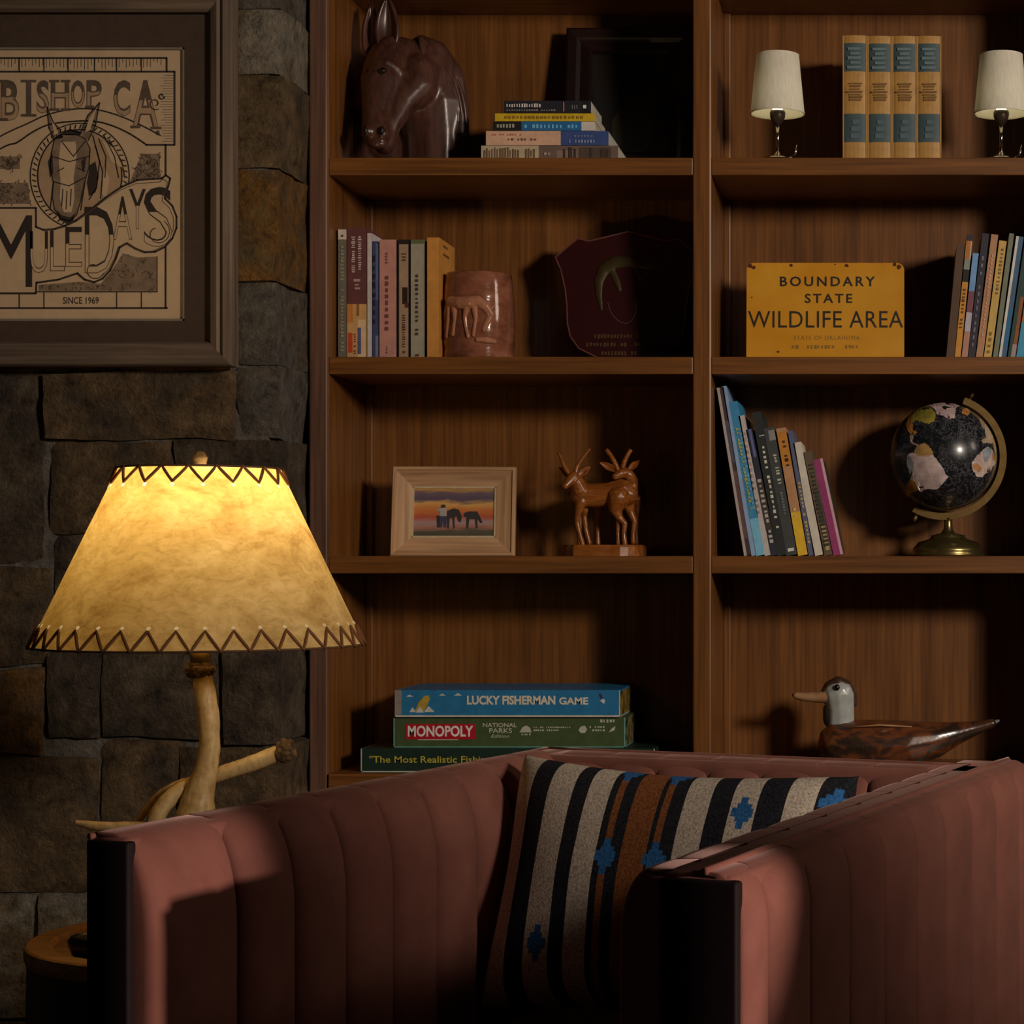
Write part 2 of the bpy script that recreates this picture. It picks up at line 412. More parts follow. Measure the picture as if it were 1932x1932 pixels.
for c0, c1 in ((xl1, xd0), (xd1, xr0)):
    bpart('back_panel', c0, c1, YB, YB + .012, .62, TOP, M['wood_v'], 0)
    zs = []
    for zt in (2.056, Z(297, YF), Z(673, YF), Z(1049, YF)):
        bpart('shelf', c0, c1, YF + .002, YB, zt - .0303, zt, M['wood_h'], .0015); zs.append(zt)
    zs.append(.644)
    for top, bot in zip([TOP - .03] + [z_ - .0303 for z_ in zs[:-1]], zs):
        bpart('corner_strip', c0, c0 + .013, YB - .015, YB, bot, top, M['wood_v'], .002)
        bpart('corner_strip', c1 - .013, c1, YB - .015, YB, bot, top, M['wood_v'], .002)
    bpart('counter', c0, c1, YF - .004, YB, .610, .644, M['wood_h'], .002)
    bpart('cabinet_floor', c0, c1, YF + .01, YB, .08, .10, M['wood_h'], 0)
    mid = (c0 + c1) / 2
    for e0, e1, kx in ((c0 + .004, mid - .002, mid - .04), (mid + .002, c1 - .004, mid + .04)):
        dr = bpart('door', e0, e1, YF - .002, YF + .018, .10, .606, M['wood_v'], .003)
        MB(bo).lathe([(.004, 0), (.004, .018), (.013, .024), (.013, .03), (0.001, .034)], 16).build('knob', M['oldbrass'], dr)
        dr.children[0].rotation_euler = (math.pi / 2, 0, 0); dr.children[0].location = (kx - bo.x, -.002, .40)
        for v in dr.children[0].data.vertices: v.co += bo
bpart('plinth', xl1, xr0, YF + .03, YF + .05, 0, .08, M['wood_h'], 0)
bpart('crown', xl0, xr1, YF - .02, YB + .012, TOP, TOP + .06, M['wood_h'], .006)

# ------------------------------------------------------------------ frames
def rail_frame(t, x0, x1, z0, z1, prof, mh, mv, name='frame_rail'):
    """four mitred rails; prof: (inset from outer edge, y) points from the back outer corner round the front to the back inner corner"""
    cs = lambda i: [(x0 + i, z0 + i), (x1 - i, z0 + i), (x1 - i, z1 - i), (x0 + i, z1 - i)]
    for k in range(4):
        vs = []; n = len(prof)
        for i, y in prof:
            c = cs(i); a, b = c[k], c[(k + 1) % 4]
            vs += [(a[0], y, a[1]), (b[0], y, b[1])]
        fs = [(2 * j, 2 * j + 1, 2 * ((j + 1) % n) + 1, 2 * ((j + 1) % n)) for j in range(n)]
        fs += [tuple(range(0, 2 * n, 2))[::-1], tuple(range(1, 2 * n, 2))]
        MB().add(vs, fs).build(name, mh if k % 2 == 0 else mv, t)

# the big framed poster, hung on the stones
DP = 3.398
po = P(120, 690, DP); po.y = DP
pf = thing('framed_poster', 'large weathered grey wood frame with a tan western mule poster on the stone pier', 'picture', po)
def L(px, py): return (X(px, DP) - po.x, Z(py, DP) - po.z)
fx0, fz1 = L(-197, -28); fx1, fz0 = L(437, 690); w = 47 * S(DP)
rail_frame(pf, fx0, fx1, fz0, fz1, [(0, .034), (0, .004), (.003, 0), (w * .35, -.002), (w * .5, .003), (w * .62, .001), (w * .9, .006), (w, .012), (w, .034)], M['oakframe'], M['oakframe_v'])
brownmat = plain((74, 56, 44), .9)
mx0, mz1 = L(-150, 22); mx1, mz0 = L(391, 644)
ax0, az1 = L(-100, 84); ax1, az0 = L(341, 603)
MB().box(mx0, mx1, .030, .033, mz0, mz1).build('backing_board', plain((60, 50, 40), .9), pf)
mb = MB()
for q in ((mx0, ax0, mz0, mz1), (ax1, mx1, mz0, mz1), (ax0, ax1, mz0, az0), (ax0, ax1, az1, mz1)): mb.box(q[0], q[1], .018, .022, q[2], q[3])
mb.build('mat_board', brownmat, pf)
g = .0035; mb = MB()
for q in ((ax0, ax0 + g, az0, az1), (ax1 - g, ax1, az0, az1), (ax0, ax1, az0, az0 + g), (ax0, ax1, az1 - g, az1)): mb.box(q[0], q[1], .0185, .0215, q[2], q[3])
mb.build('mat_fillet', plain((130, 120, 104), .8), pf)
paper = plain((206, 176, 142), .9, var=.05); PY = .0235
pp_ = MB().box(ax0, ax1, PY, .026, az0, az1).build('poster_paper', paper, pf)
ink = plain((52, 40, 34), .9, var=.05); tone = plain((134, 112, 92), .9, var=.25); wash = plain((180, 148, 116), .9, var=.1); dim = plain((96, 78, 66), .9, var=.2)
def PL(pts): return [L(x, y) for x, y in pts]
def art(name, polys=(), m=ink, y=PY - .0004):
    mb = MB()
    for p in polys: mb.prism(PL(p), y, y + .0003)
    return mb.build(name, m, pp_)
def rib(mb, pts, wpx, y=PY - .0005, closed=False): mb.ribbon(PL(pts), wpx * S(DP), y, .0003, closed)
PB = MB()
for l_ in ([(-98, 103), (305, 103)], [(-98, 129), (320, 129)], [(320, 129), (320, 268)], [(266, 268), (320, 268)], [(303, 268), (303, 330)], [(303, 458), (303, 578)], [(-98, 578), (306, 578)], [(305, 103), (305, 129)]): rib(PB, l_, 3.4)
for x in (-68, -22, 25, 72, 118, 168, 210, 257): rib(PB, [(x, 103), (x, 129)], 2)
for x in (-68, -22, 25, 72, 210, 257): rib(PB, [(x, 549), (x, 577)], 2)
rib(PB, [(60, 547), (287, 547)], 2.2); rib(PB, [(287, 480), (287, 547)], 1.6)
for k in range(60): xx = -95 + k * 6.6; rib(PB, [(xx, 105), (xx, 105 + rng.uniform(4, 20))], .7)
for k in range(26):
    yy = 136 + k * 5; xx = 296 + rng.uniform(-4, 8); rib(PB, [(xx, yy), (318, yy)], .6)
PB.build('printed_border', ink, pp_)
art('printed_stipple', [[(258, 285), (292, 285), (292, 332), (232, 345)], [(-98, 290), (26, 290), (26, 314), (-98, 314)], [(-98, 340), (42, 340), (46, 380), (-98, 380)],
    [(205, 500), (222, 474), (250, 482), (287, 480), (287, 545), (62, 545), (62, 534), (140, 528), (180, 532)]], tone, PY - .0002)
AR = MB()
up = catmull([(-60, 280), (0, 246), (40, 228), (75, 212), (120, 201), (165, 200), (210, 211), (255, 230), (293, 250)], 4)
lo = catmull([(-60, 302), (0, 270), (20, 264), (50, 244), (80, 230), (120, 224), (165, 223), (200, 231), (235, 247), (267, 268)], 4)
AR2 = [tuple(p) for p in [(v.x, v.y) for v in [Vector((a.x, a.y)) for a in up]]]
rib(AR, [(v[0], v[1]) for v in up], 2.6); rib(AR, [(v[0], v[1]) for v in lo], 3)
ov = lambda rx, ry, n=56: [(140 + rx * math.cos(2 * math.pi * k / n), 327 + ry * math.sin(2 * math.pi * k / n)) for k in range(n)]
rib(AR, ov(94, 100), 2.2, closed=True); rib(AR, ov(80, 88), 2.6, closed=True)
for k in range(56):
    a = 2 * math.pi * k / 56; rib(AR, [(140 + 84 * math.cos(a), 327 + 91 * math.sin(a)), (140 + 90 * math.cos(a + .03), 327 + 97 * math.sin(a + .03))], 2.4)
AR.build('printed_medallion', ink, pp_)
art('printed_medallion_ground', [ov(79, 87)], wash, PY - .0003)
head = [(92, 258), (86, 285), (84, 312), (90, 340), (88, 365), (92, 390), (104, 408), (120, 413), (134, 402), (141, 378), (148, 345), (158, 310), (160, 275), (150, 256), (132, 248), (108, 249)]
art('printed_mule_head', [head, [(78, 196), (90, 225), (104, 240), (108, 254), (94, 258), (84, 240)], [(178, 188), (160, 206), (146, 228), (140, 252), (154, 258), (166, 240), (174, 215)]], tone, PY - .0005)
art('printed_mule_highlight', [[(104, 262), (100, 300), (104, 340), (102, 370), (110, 396), (124, 396), (130, 370), (128, 330), (134, 290), (132, 262)], [(84, 206), (92, 230), (100, 246), (92, 250)], [(172, 198), (158, 218), (150, 244), (160, 240)],
     [(182, 258), (206, 275), (222, 312), (200, 300)], [(186, 310), (196, 330), (190, 372), (182, 360)]], paper, PY - .0008)
MH = MB()
for p in ([head[i] for i in range(len(head))],): rib(MH, p, 1.8, PY - .0009, True)
for p in ([(78, 196), (90, 225), (104, 240)], [(78, 196), (82, 236), (92, 258)], [(178, 188), (156, 212), (140, 250)], [(178, 188), (170, 232), (156, 260)], [(88, 290), (120, 300), (158, 290)], [(90, 338), (120, 346), (150, 330)], [(106, 262), (128, 290), (150, 262)], [(90, 340), (84, 392)], [(150, 340), (142, 392)], [(165, 250), (178, 300), (172, 350), (158, 372)],
          [(100, 246), (120, 240), (142, 246)], [(176, 256), (190, 290), (188, 330)], [(186, 250), (206, 290), (214, 330)], [(196, 258), (220, 300), (226, 330)], [(170, 270), (184, 320), (180, 370)], [(108, 352), (106, 384)], [(116, 356), (114, 390)], [(124, 352), (122, 384)], [(98, 318), (110, 312)], [(136, 312), (150, 318)]): rib(MH, p, 2, PY - .0009)
MH.build('printed_mule_lines', ink, pp_)
art('printed_mule_shade', [[(80, 300), (88, 284), (90, 322), (84, 330)], [(160, 306), (170, 300), (176, 330), (170, 358), (158, 366), (154, 340)], [(96, 392), (106, 402), (122, 406), (132, 398), (128, 412), (116, 418), (102, 410)], [(108, 244), (124, 238), (142, 243), (140, 250), (112, 250)], [(143, 300), (152, 290), (150, 312), (146, 320)]], ink, PY - .0009)
ban = [(-98, 388), (57, 388), (57, 424), (72, 430), (92, 428), (112, 422), (133, 412), (160, 392), (190, 368), (220, 348), (250, 335), (280, 333), (296, 332), (304, 326), (312, 332), (308, 348), (303, 358), (302, 370), (316, 384), (324, 404), (324, 426), (316, 446), (302, 462), (284, 471), (264, 472), (246, 465), (230, 455), (216, 463), (209, 484), (198, 506), (184, 522), (168, 529), (150, 524), (136, 512), (100, 524), (58, 530), (57, 550), (-98, 550)]
art('printed_banner', [ban], paper, PY - .0011)
BL = MB(); rib(BL, ban, 3.6, PY - .0013, True); BL.build('printed_banner_outline', ink, pp_)
def letter(ch, x0, x1, y0, y1, m, y, bold=.0, shear=0):
    a = L(x0, y1); b = L(x1, y0); return text_mesh(ch, a[0], b[0], a[1], b[1], y, bold, shear=shear)
def word(name, items, m, y, bold):
    mb = MB()
    for it in items:
        s_ = letter(it[0], it[1], it[2], it[3], it[4], m, y, bold, it[5] if len(it) > 5 else 0); mb.add(s_.v, s_.f)
    return mb.build(name, m, pp_)
word('printed_lettering', [('B', -10, 25, 145, 222), ('I', 38, 48, 145, 214), ('S', 58, 82, 145, 208), ('H', 85, 120, 145, 203), ('O', 123, 150, 145, 198), ('P', 153, 182, 145, 198), ('C', 204, 236, 145, 213), ('A', 240, 290, 145, 236), ('.', 284, 292, 240, 250)], dim, PY - .0004, .03)
word('printed_lettering', [('M', -30, 50, 402, 538), ('U', 46, 80, 432, 512), ('L', 84, 112, 430, 508), ('E', 113, 145, 424, 500), ('D', 150, 206, 386, 512), ('A', 204, 240, 366, 448), ('Y', 234, 266, 352, 428), ('S', 262, 316, 348, 462)], ink, PY - .0014, .0)
def lower_inline(name, items, m, y, cut, bold):
    bm = bmesh.new()
    for it in items:
        s_ = letter(it[0], it[1] + 1.2, it[2] - 1.2, it[3] + 1.2, it[4] - 1.2, m, y, bold); b2 = bmesh.new(); me = s_.mesh('i'); b2.from_mesh(me)
        zc = L(0, it[3] + (it[4] - it[3]) * cut)[1]
        bmesh.ops.bisect_plane(b2, geom=b2.verts[:] + b2.edges[:] + b2.faces[:], plane_co=(0, 0, zc), plane_no=(0, 0, 1), clear_outer=True)
        b2.to_mesh(me); b2.free(); bm.from_mesh(me); bpy.data.meshes.remove(me)
    me = bpy.data.meshes.new(name); bm.to_mesh(me); bm.free(); return link(name, me, m, pp_)
TOPW = [('B', -10, 25, 145, 222), ('S', 58, 82, 145, 208), ('H', 85, 120, 145, 203), ('O', 123, 150, 145, 198), ('P', 153, 182, 145, 198), ('C', 204, 236, 145, 213), ('A', 240, 290, 145, 236)]
LOWW = [('M', -30, 50, 402, 538), ('U', 46, 80, 432, 512), ('L', 84, 112, 430, 508), ('E', 113, 145, 424, 500), ('D', 150, 206, 386, 512), ('A', 204, 240, 366, 448), ('Y', 234, 266, 352, 428), ('S', 262, 316, 348, 462)]
lower_inline('printed_inline', TOPW, wash, PY - .0006, .42, -.004); lower_inline('printed_inline', LOWW[1:], paper, PY - .0016, .42, -.014)
HB = MB()                                                    # engraved hatching
hr = random.Random(8)
def inside(p, poly):
    c = False
    for i in range(len(poly)):
        (x0, y0), (x1, y1) = poly[i], poly[i - 1]
        if (y0 > p[1]) != (y1 > p[1]) and p[0] < (x1 - x0) * (p[1] - y0) / (y1 - y0) + x0: c = not c
    return c
for poly in ([(258, 285), (292, 285), (292, 332), (232, 345)], [(-98, 290), (26, 290), (26, 314), (-98, 314)], [(-98, 340), (42, 340), (46, 380), (-98, 380)], [(205, 500), (222, 474), (250, 482), (287, 480), (287, 545), (62, 545), (62, 534), (140, 528), (180, 532)]):
    xs = [p[0] for p in poly]; ys = [p[1] for p in poly]
    for k in range(130):
        p = (hr.uniform(min(xs), max(xs)), hr.uniform(min(ys), max(ys)))
        if inside(p, poly):
            a_ = hr.uniform(0, 6.28); r_ = hr.uniform(2, 6); rib(HB, [p, (p[0] + r_ * math.cos(a_), p[1] + r_ * math.sin(a_)), (p[0] + r_ * 1.6 * math.cos(a_ + .7), p[1] + r_ * 1.6 * math.sin(a_ + .7))], 1.1, PY - .0006)
HB.build('printed_hatching', dim, pp_)
SW = MB()                                                    # scrolls of the banner lettering and the inner banner line
inner = [(x + (140 - x) * .03, y + (450 - y) * .06) for x, y in ban[3:31]]
rib(SW, inner, 1.2, PY - .0015)
for c_, r0, r1, a0, a1 in (((288, 436), 26, 10, -60, 250), ((168, 505), 20, 8, 20, 300), ((284, 190), 12, 4, 60, 420), ((296, 176), 6, 3, 0, 330)):
    rib(SW, [(c_[0] + (r0 + (r1 - r0) * k / 16) * math.cos(math.radians(a0 + (a1 - a0) * k / 16)), c_[1] + (r0 + (r1 - r0) * k / 16) * math.sin(math.radians(a0 + (a1 - a0) * k / 16))) for k in range(17)], 1.8, PY - .0017)
for x0, x1, y_ in ((30, 56, 147), (30, 56, 212), (84, 100, 147), (84, 100, 201), (106, 121, 147), (106, 121, 201), (-12, 2, 147), (-12, 2, 220), (152, 166, 196), (238, 254, 234), (276, 294, 236)): rib(SW, [(x0, y_), (x1, y_)], 5, PY - .0007)
SW.build('printed_scrolls', dim, pp_)
a = L(108, 570); b = L(176, 557); lettering('SINCE 1969', a[0], b[0], a[1], b[1], PY - .0004, ink, pp_, .01, 'printed_lettering')
MB().box(mx0, mx1, .0145, .0160, mz0, mz1).build('glazing', M['glass'], pf)

# ------------------------------------------------------------------ books
def ticks(mb, x0, x1, z0, z1, y, n, seed, vertical=True, fill=.62):
    r = random.Random(seed)
    for k in range(n):
        if vertical:
            h = (z1 - z0) / n; a = z0 + k * h; b = a + h * fill * r.uniform(.6, 1.15)
            if n > 4 and r.random() < .12: continue
            i = (x1 - x0) * r.uniform(0, .25); mb.box(x0 + i, x1 - i * r.uniform(0, 1), y, y + .0003, a, b)
        else:
            h = (x1 - x0) / n; a = x0 + k * h; b = a + h * fill * r.uniform(.6, 1.15)
            if n > 4 and r.random() < .12: continue
            i = (z1 - z0) * r.uniform(0, .25); mb.box(a, b, y, y + .0003, z0 + i, z1 - i * r.uniform(0, 1))
    return mb
def book(name, label, loc, w, h, dep, cov, rot=(0, 0, 0), bands=(), titles=(), hard=True, group=None, round_=False, pages=None, side=None):
    """local x = thickness, y = spine to fore-edge, z = height. bands: (z0, z1, colour, x0, x1 fractions). titles: (z0, z1, x0, x1, colour, n)"""
    t = thing(name, label, 'book', loc, rot, group)
    m = plain(cov, .55); c = .0022 if hard else .0008; lip = .003 if hard else 0
    mb = MB()
    if round_:
        pr = [(w * .5 + w * .5 * math.sin(a), .004 - .006 * math.cos(a)) for a in [math.pi * (k / 8 - .5) for k in range(9)]]
        vs = [(x, y, z) for z in (0, h) for x, y in pr] + [(x, .006, z) for z in (0, h) for x, y in pr]
        n = 9; fs = []
        for k in range(8): fs.append((k, k + 1, n + k + 1, n + k)); fs.append((2 * n + k + 1, 2 * n + k, 3 * n + k, 3 * n + k + 1)); fs.append((k + 1, k, 2 * n + k, 2 * n + k + 1)); fs.append((n + k, n + k + 1, 3 * n + k + 1, 3 * n + k))
        mb.add(vs, fs); ys = -.002
    else: mb.box(0, w, 0, c + .0006, 0, h); ys = 0
    mb.box(0, c, .0005, dep, 0, h); mb.box(w - c, w, .0005, dep, 0, h)
    cv = mb.build('cover', m, t)
    MB().box(c + .0001, w - c - .0001, c + .0008, dep - lip - .0005, lip, h - lip).build('pages', pages or M['pages'], t)
    if side: MB().box(w, w + .0003, .002, dep - .002, .002, h - .002).build('cover_print', plain(side, .5), cv)
    for k, bd in enumerate(bands):
        z0, z1, col = bd[:3]; x0, x1 = (bd[3], bd[4]) if len(bd) > 3 else (0, 1)
        if round_:
            pr2 = [(w * .5 + w * .5 * math.sin(a), .0035 - .006 * math.cos(a)) for a in [math.pi * (q / 10 - .5) * .96 for q in range(11)]]
            MB().grid(lambda u, v: (pr2[int(round(u * 10))][0], pr2[int(round(u * 10))][1], (z0 + v * (z1 - z0)) * h), 10, 1).build('spine_label', plain(col, .6), cv, smooth=True)
        else: MB().box(x0 * w, x1 * w, ys - .0004 - .00012 * k, ys, z0 * h, z1 * h).build('spine_band', plain(col, .55), cv)
    for k, (z0, z1, x0, x1, col, n) in enumerate(titles):
        yy = ys - .0008 - (.0008 if round_ else .0006)
        ticks(MB(), x0 * w, x1 * w, z0 * h, z1 * h, yy, n, hash((w, z0, n)) % 999).build('spine_title', plain(col, .55), cv)
    return t

# four matching volumes, top right
d = 3.66; g4 = 'matching tan and blue volumes'
zt = Z(297, YF); lab4 = ['first of four tan and slate blue cloth volumes from the small lamp nearer the divider', 'second of four tan and slate blue cloth volumes from the small lamp nearer the divider',
        'third of four tan and slate blue cloth volumes from the small lamp nearer the divider', 'last of four tan and slate blue cloth volumes from the small lamp nearer the divider']
for k in range(4):
    w = 46.6 * S(d); h = Z(67, d) - zt
    book('bound_volume', lab4[k], (X(1590, d) + k * w, d, zt), w - .0004, h - (.001 if k else 0), .165, (186, 140, 74), bands=[(.72, .94, (66, 86, 92)), (.17, .39, (66, 86, 92))],
         titles=[(.74, .92, .18, .78, (104, 124, 130), 5), (.49, .64, .16, .82, (130, 92, 44), 7), (.2, .36, .3, .7, (84, 106, 114), 3), (.02, .06, .2, .75, (140, 98, 48), 1)], group=g4, round_=True, side=(84, 80, 76) if k == 3 else None)

# upright books, second shelf left
zt = Z(673, YF); d = 3.645
def up_book(name, label, x0, x1, ytop, cov, dep=.15, **kw):
    w = (x1 - x0) * S(d); h = Z(ytop, d) - zt
    return book(name, label, (X(x0, d), d, zt), w - .0003, h, dep, cov, **kw)
up_book('paperback', 'thin grey-green book with a small white tab at the top, against the bookcase side', 638, 654, 432, (112, 106, 92), bands=[(.92, .995, (214, 200, 188))], titles=[(.06, .88, .25, .72, (150, 142, 128), 30), (.94, .97, .35, .65, (60, 50, 50), 1)], hard=False)
up_book('thick_paperback', 'thick maroon paperback with a busy yellow lower spine next to the grey-green book', 655, 692, 430, (104, 58, 58), dep=.14, hard=False,
        bands=[(0, .42, (206, 160, 104)), (.0, .3, (226, 192, 150), .55, .95), (.05, .2, (196, 70, 44), .05, .28), (.28, .42, (200, 130, 60), .0, .3), (.04, .24, (90, 92, 140), .55, .72), (.33, .42, (150, 90, 50), .5, .62)],
        titles=[(.66, .94, .22, .42, (206, 190, 188), 18), (.68, .94, .55, .74, (206, 190, 188), 15), (.53, .62, .3, .7, (186, 150, 150), 3), (.04, .2, .34, .46, (90, 40, 50), 9)])
up_book('white_booklet', 'thin white-edged booklet with a deep blue spine between the maroon and pink books', 693, 702, 440, (206, 196, 196), dep=.15, hard=False)
up_book('blue_booklet', 'slim deep blue booklet beside the thick pink book', 703, 714, 455, (64, 72, 116), dep=.14, hard=False, bands=[(.5, .98, (96, 104, 148), .55, 1), (0, .2, (120, 124, 160), .5, 1)], titles=[(.3, .9, .1, .5, (30, 30, 60), 8)])
up_book('pink_paperback', 'dusty pink paperback with small dark title lettering', 716, 748, 452, (196, 140, 128), dep=.15, hard=False, titles=[(.8, .9, .36, .5, (140, 80, 78), 4), (.24, .72, .34, .54, (118, 66, 62), 9), (.05, .12, .4, .5, (150, 90, 84), 3)])
up_book('tan_dark_book', 'tan book with black edges and a small dark figure on its spine', 750, 773, 452, (36, 24, 20), dep=.15, hard=True, bands=[(.02, .96, (168, 140, 114), .14, .9), (.46, .6, (40, 24, 20), .4, .85), (.43, .47, (100, 30, 34), .6, .9)],
        titles=[(.82, .9, .3, .75, (96, 74, 58), 3), (.1, .38, .38, .66, (90, 52, 44), 14), (.05, .08, .45, .65, (130, 50, 40), 1)])
up_book('pale_grey_book', 'pale grey-green book with a dark title running down its spine', 775, 800, 452, (164, 156, 138), dep=.14, hard=False, bands=[(.965, 1, (96, 106, 72))], titles=[(.2, .72, .36, .58, (66, 58, 54), 14), (.025, .05, .3, .7, (110, 50, 38), 1)])
ob = up_book('ochre_paperback', 'golden ochre paperback at the end of the row, leaning against the mug', 806, 829, 448, (206, 142, 66), dep=.125, hard=False)
cvo = ob.children[0]
for z_, n_ in ((.205, 3), (.19, 4)):
    MB().box(23 * S(d), 23 * S(d) + .0003, .03, .03 + .012 * n_, z_ * .98, z_ * .98 + .004).build('cover_print', plain((120, 74, 30), .6), cvo)

# leaning books, third shelf right
zt = Z(1049, YF) ; d = 3.655
def lean(name, label, xb, xt, ytop, wpx, cov, dep=.17, **kw):
    """bottom-left and top-left pixel of the spine"""
    dx = (xt - xb) * S(d); hz = (1049 - ytop) * S(d); ang = math.atan2(dx, hz); h = math.hypot(dx, hz); w = wpx * S(d)
    z = zt + (w * math.sin(ang) if ang > 0 else 0)
    return book(name, label, (X(xb, d), d, z), w, h - .001, dep, cov, rot=(0, ang, 0), **kw)
lean('magazine', 'tall magazine with a thin pale edge, standing nearest the divider among the leaning books', 1404, 1352, 731, 13, (70, 56, 58), hard=False, dep=.19, bands=[(0, 1, (190, 176, 170), 0, .4), (.1, .5, (110, 80, 84), .45, .9), (.55, .8, (86, 90, 110), .45, .9)])
lean('pale_blue_book', 'tallest pale blue thin hardcover among the leaning books', 1418, 1362, 728, 8, (150, 180, 222), hard=False, dep=.19)
lean('bright_blue_book', 'bright blue hardcover with yellow lettering, leaning on the pale blue one', 1427, 1375, 758, 16, (64, 150, 200), hard=True, dep=.18, bands=[(0, .24, (130, 200, 236))], titles=[(.3, .86, .2, .55, (190, 180, 84), 24), (.3, .84, .5, .85, (120, 170, 196), 18)])
lean('white_spined_book', 'slim off-white book touching the bright blue hardcover', 1443, 1393, 784, 11, (206, 196, 194), hard=False, dep=.17, titles=[(.3, .9, .2, .7, (180, 160, 164), 14)])
lean('navy_book', 'short navy book with white scrawled title between the white and black books', 1455, 1407, 810, 12, (46, 48, 66), hard=False, dep=.16, bands=[(.78, 1, (104, 112, 176), .4, .8), (.2, .6, (70, 60, 58))], titles=[(.1, .62, .2, .8, (196, 190, 180), 13)])
lean('black_book', 'black paperback taller than its neighbours with white capital lettering', 1467, 1418, 778, 17, (44, 48, 48), hard=False, dep=.17, titles=[(.12, .78, .4, .72, (226, 220, 206), 19), (.83, .85, .3, 1, (190, 190, 180), 1)])
lean('charcoal_book', 'charcoal book with pale grey block title beside the black paperback', 1484, 1440, 808, 20, (70, 74, 76), hard=False, dep=.16, bands=[(.9, .98, (150, 148, 150), .4, 1)], titles=[(.56, .8, .42, .78, (200, 198, 178), 10), (.3, .5, .42, .7, (120, 126, 126), 9), (.03, .08, .2, .8, (230, 226, 216), 1)])
lean('orange_yellow_book', 'book with an orange, tan and yellow spine among the leaning books', 1506, 1464, 808, 18, (196, 146, 104), hard=False, dep=.16, bands=[(.7, .97, (206, 136, 50)), (0, .34, (240, 194, 50))], titles=[(.7, .92, .35, .75, (60, 36, 14), 6), (.3, .4, .3, .6, (240, 210, 120), 2)])
lean('slim_blue_book', 'very slim slate blue booklet beside the orange and yellow book', 1526, 1486, 812, 9, (96, 104, 134), hard=False, dep=.15, titles=[(.1, .6, .2, .8, (200, 170, 120), 16)])
lean('white_book', 'clean white book leaning beside the slim slate blue booklet', 1538, 1496, 835, 15, (224, 216, 200), hard=False, dep=.15)
lean('speckled_book', 'book with a speckled brown and green spine between the white and magenta ones', 1556, 1516, 852, 15, (104, 86, 66), hard=False, dep=.15, bands=[(.05, .3, (190, 160, 110), .3, .8), (.3, .6, (70, 76, 58), .4, .9)], titles=[(.05, .9, .2, .9, (60, 56, 50), 22)])
lean('magenta_book', 'magenta book with a pale pink edge, last of the leaning books', 1573, 1534, 867, 18, (160, 60, 116), hard=False, dep=.15, bands=[(0, 1, (226, 170, 190), .72, 1)], side=(70, 74, 62))

# leaning books, second shelf right
zt2 = Z(673, YF); d = 3.65
def lean2(name, label, xb, xt, ytop, wpx, cov, dep=.17, **kw):
    dx = (xt - xb) * S(d); hz = Z(ytop, d) - zt2; ang = math.atan2(dx, hz); h = math.hypot(dx, hz); w = wpx * S(d)
    return book(name, label, (X(xb, d), d, zt2 + w * math.sin(ang)), w, h - .003, dep, cov, rot=(0, ang, 0), **kw)
lean2('brown_book', 'dark brown hardcover leaning at the sign end of the tilted row', 1785, 1806, 456, 15, (92, 66, 48), dep=.18)
lean2('collage_book', 'tall book with orange lower spine and mixed pale upper spine in the tilted row', 1801, 1825, 440, 11, (214, 150, 60), hard=False, dep=.17, bands=[(.62, .72, (30, 26, 26)), (.72, .8, (140, 150, 140)), (.8, .95, (190, 120, 60), .2, .8), (.8, .95, (206, 196, 180), .8, 1), (.95, 1, (50, 46, 66))], titles=[(.25, .58, .25, .75, (110, 70, 20), 11)])
lean2('blue_pink_book', 'short book shading from light blue down to pink on its spine', 1814, 1836, 475, 11, (190, 140, 120), hard=False, dep=.16, bands=[(.64, 1, (120, 164, 216)), (.44, .64, (130, 80, 90)), (.26, .44, (196, 186, 200))])
lean2('dark_violet_book', 'dark violet-black book in the tilted row', 1826, 1854, 438, 13, (50, 46, 60), hard=False, dep=.17, titles=[(.1, .9, .3, .6, (130, 124, 140), 14)])
lean2('tan_spined_book', 'tan-pink book with fine lettering in the tilted row', 1841, 1871, 440, 13, (190, 140, 104), hard=False, dep=.17, titles=[(.15, .85, .4, .65, (220, 176, 140), 22)])
lean2('yellow_spined_book', 'mustard yellow book with worn lettering in the tilted row', 1856, 1886, 452, 14, (212, 176, 96), hard=False, dep=.17, titles=[(.05, .25, .3, .7, (150, 110, 40), 4), (.55, .95, .4, .8, (150, 116, 60), 12)])
lean2('sage_book', 'sage green book in the tilted row', 1873, 1905, 438, 9, (124, 130, 110), hard=False, dep=.17)
lean2('steel_blue_book', 'steel blue book with a white edge in the tilted row', 1884, 1918, 444, 14, (70, 104, 140), hard=False, dep=.17, bands=[(0, 1, (226, 222, 216), 0, .35), (.1, .4, (40, 110, 160), .4, 1)])
lean2('teal_book', 'dark teal book with a brown lower spine in the tilted row', 1901, 1936, 440, 14, (40, 72, 70), hard=False, dep=.17, bands=[(.0, .12, (176, 150, 150), .4, 1), (.12, .5, (150, 90, 50), .5, 1)])
lean2('orange_blue_book', 'light blue book with an orange band near the frame edge of the tilted row', 1917, 1953, 445, 14, (70, 160, 200), hard=False, dep=.17, bands=[(.3, .6, (196, 110, 50))])

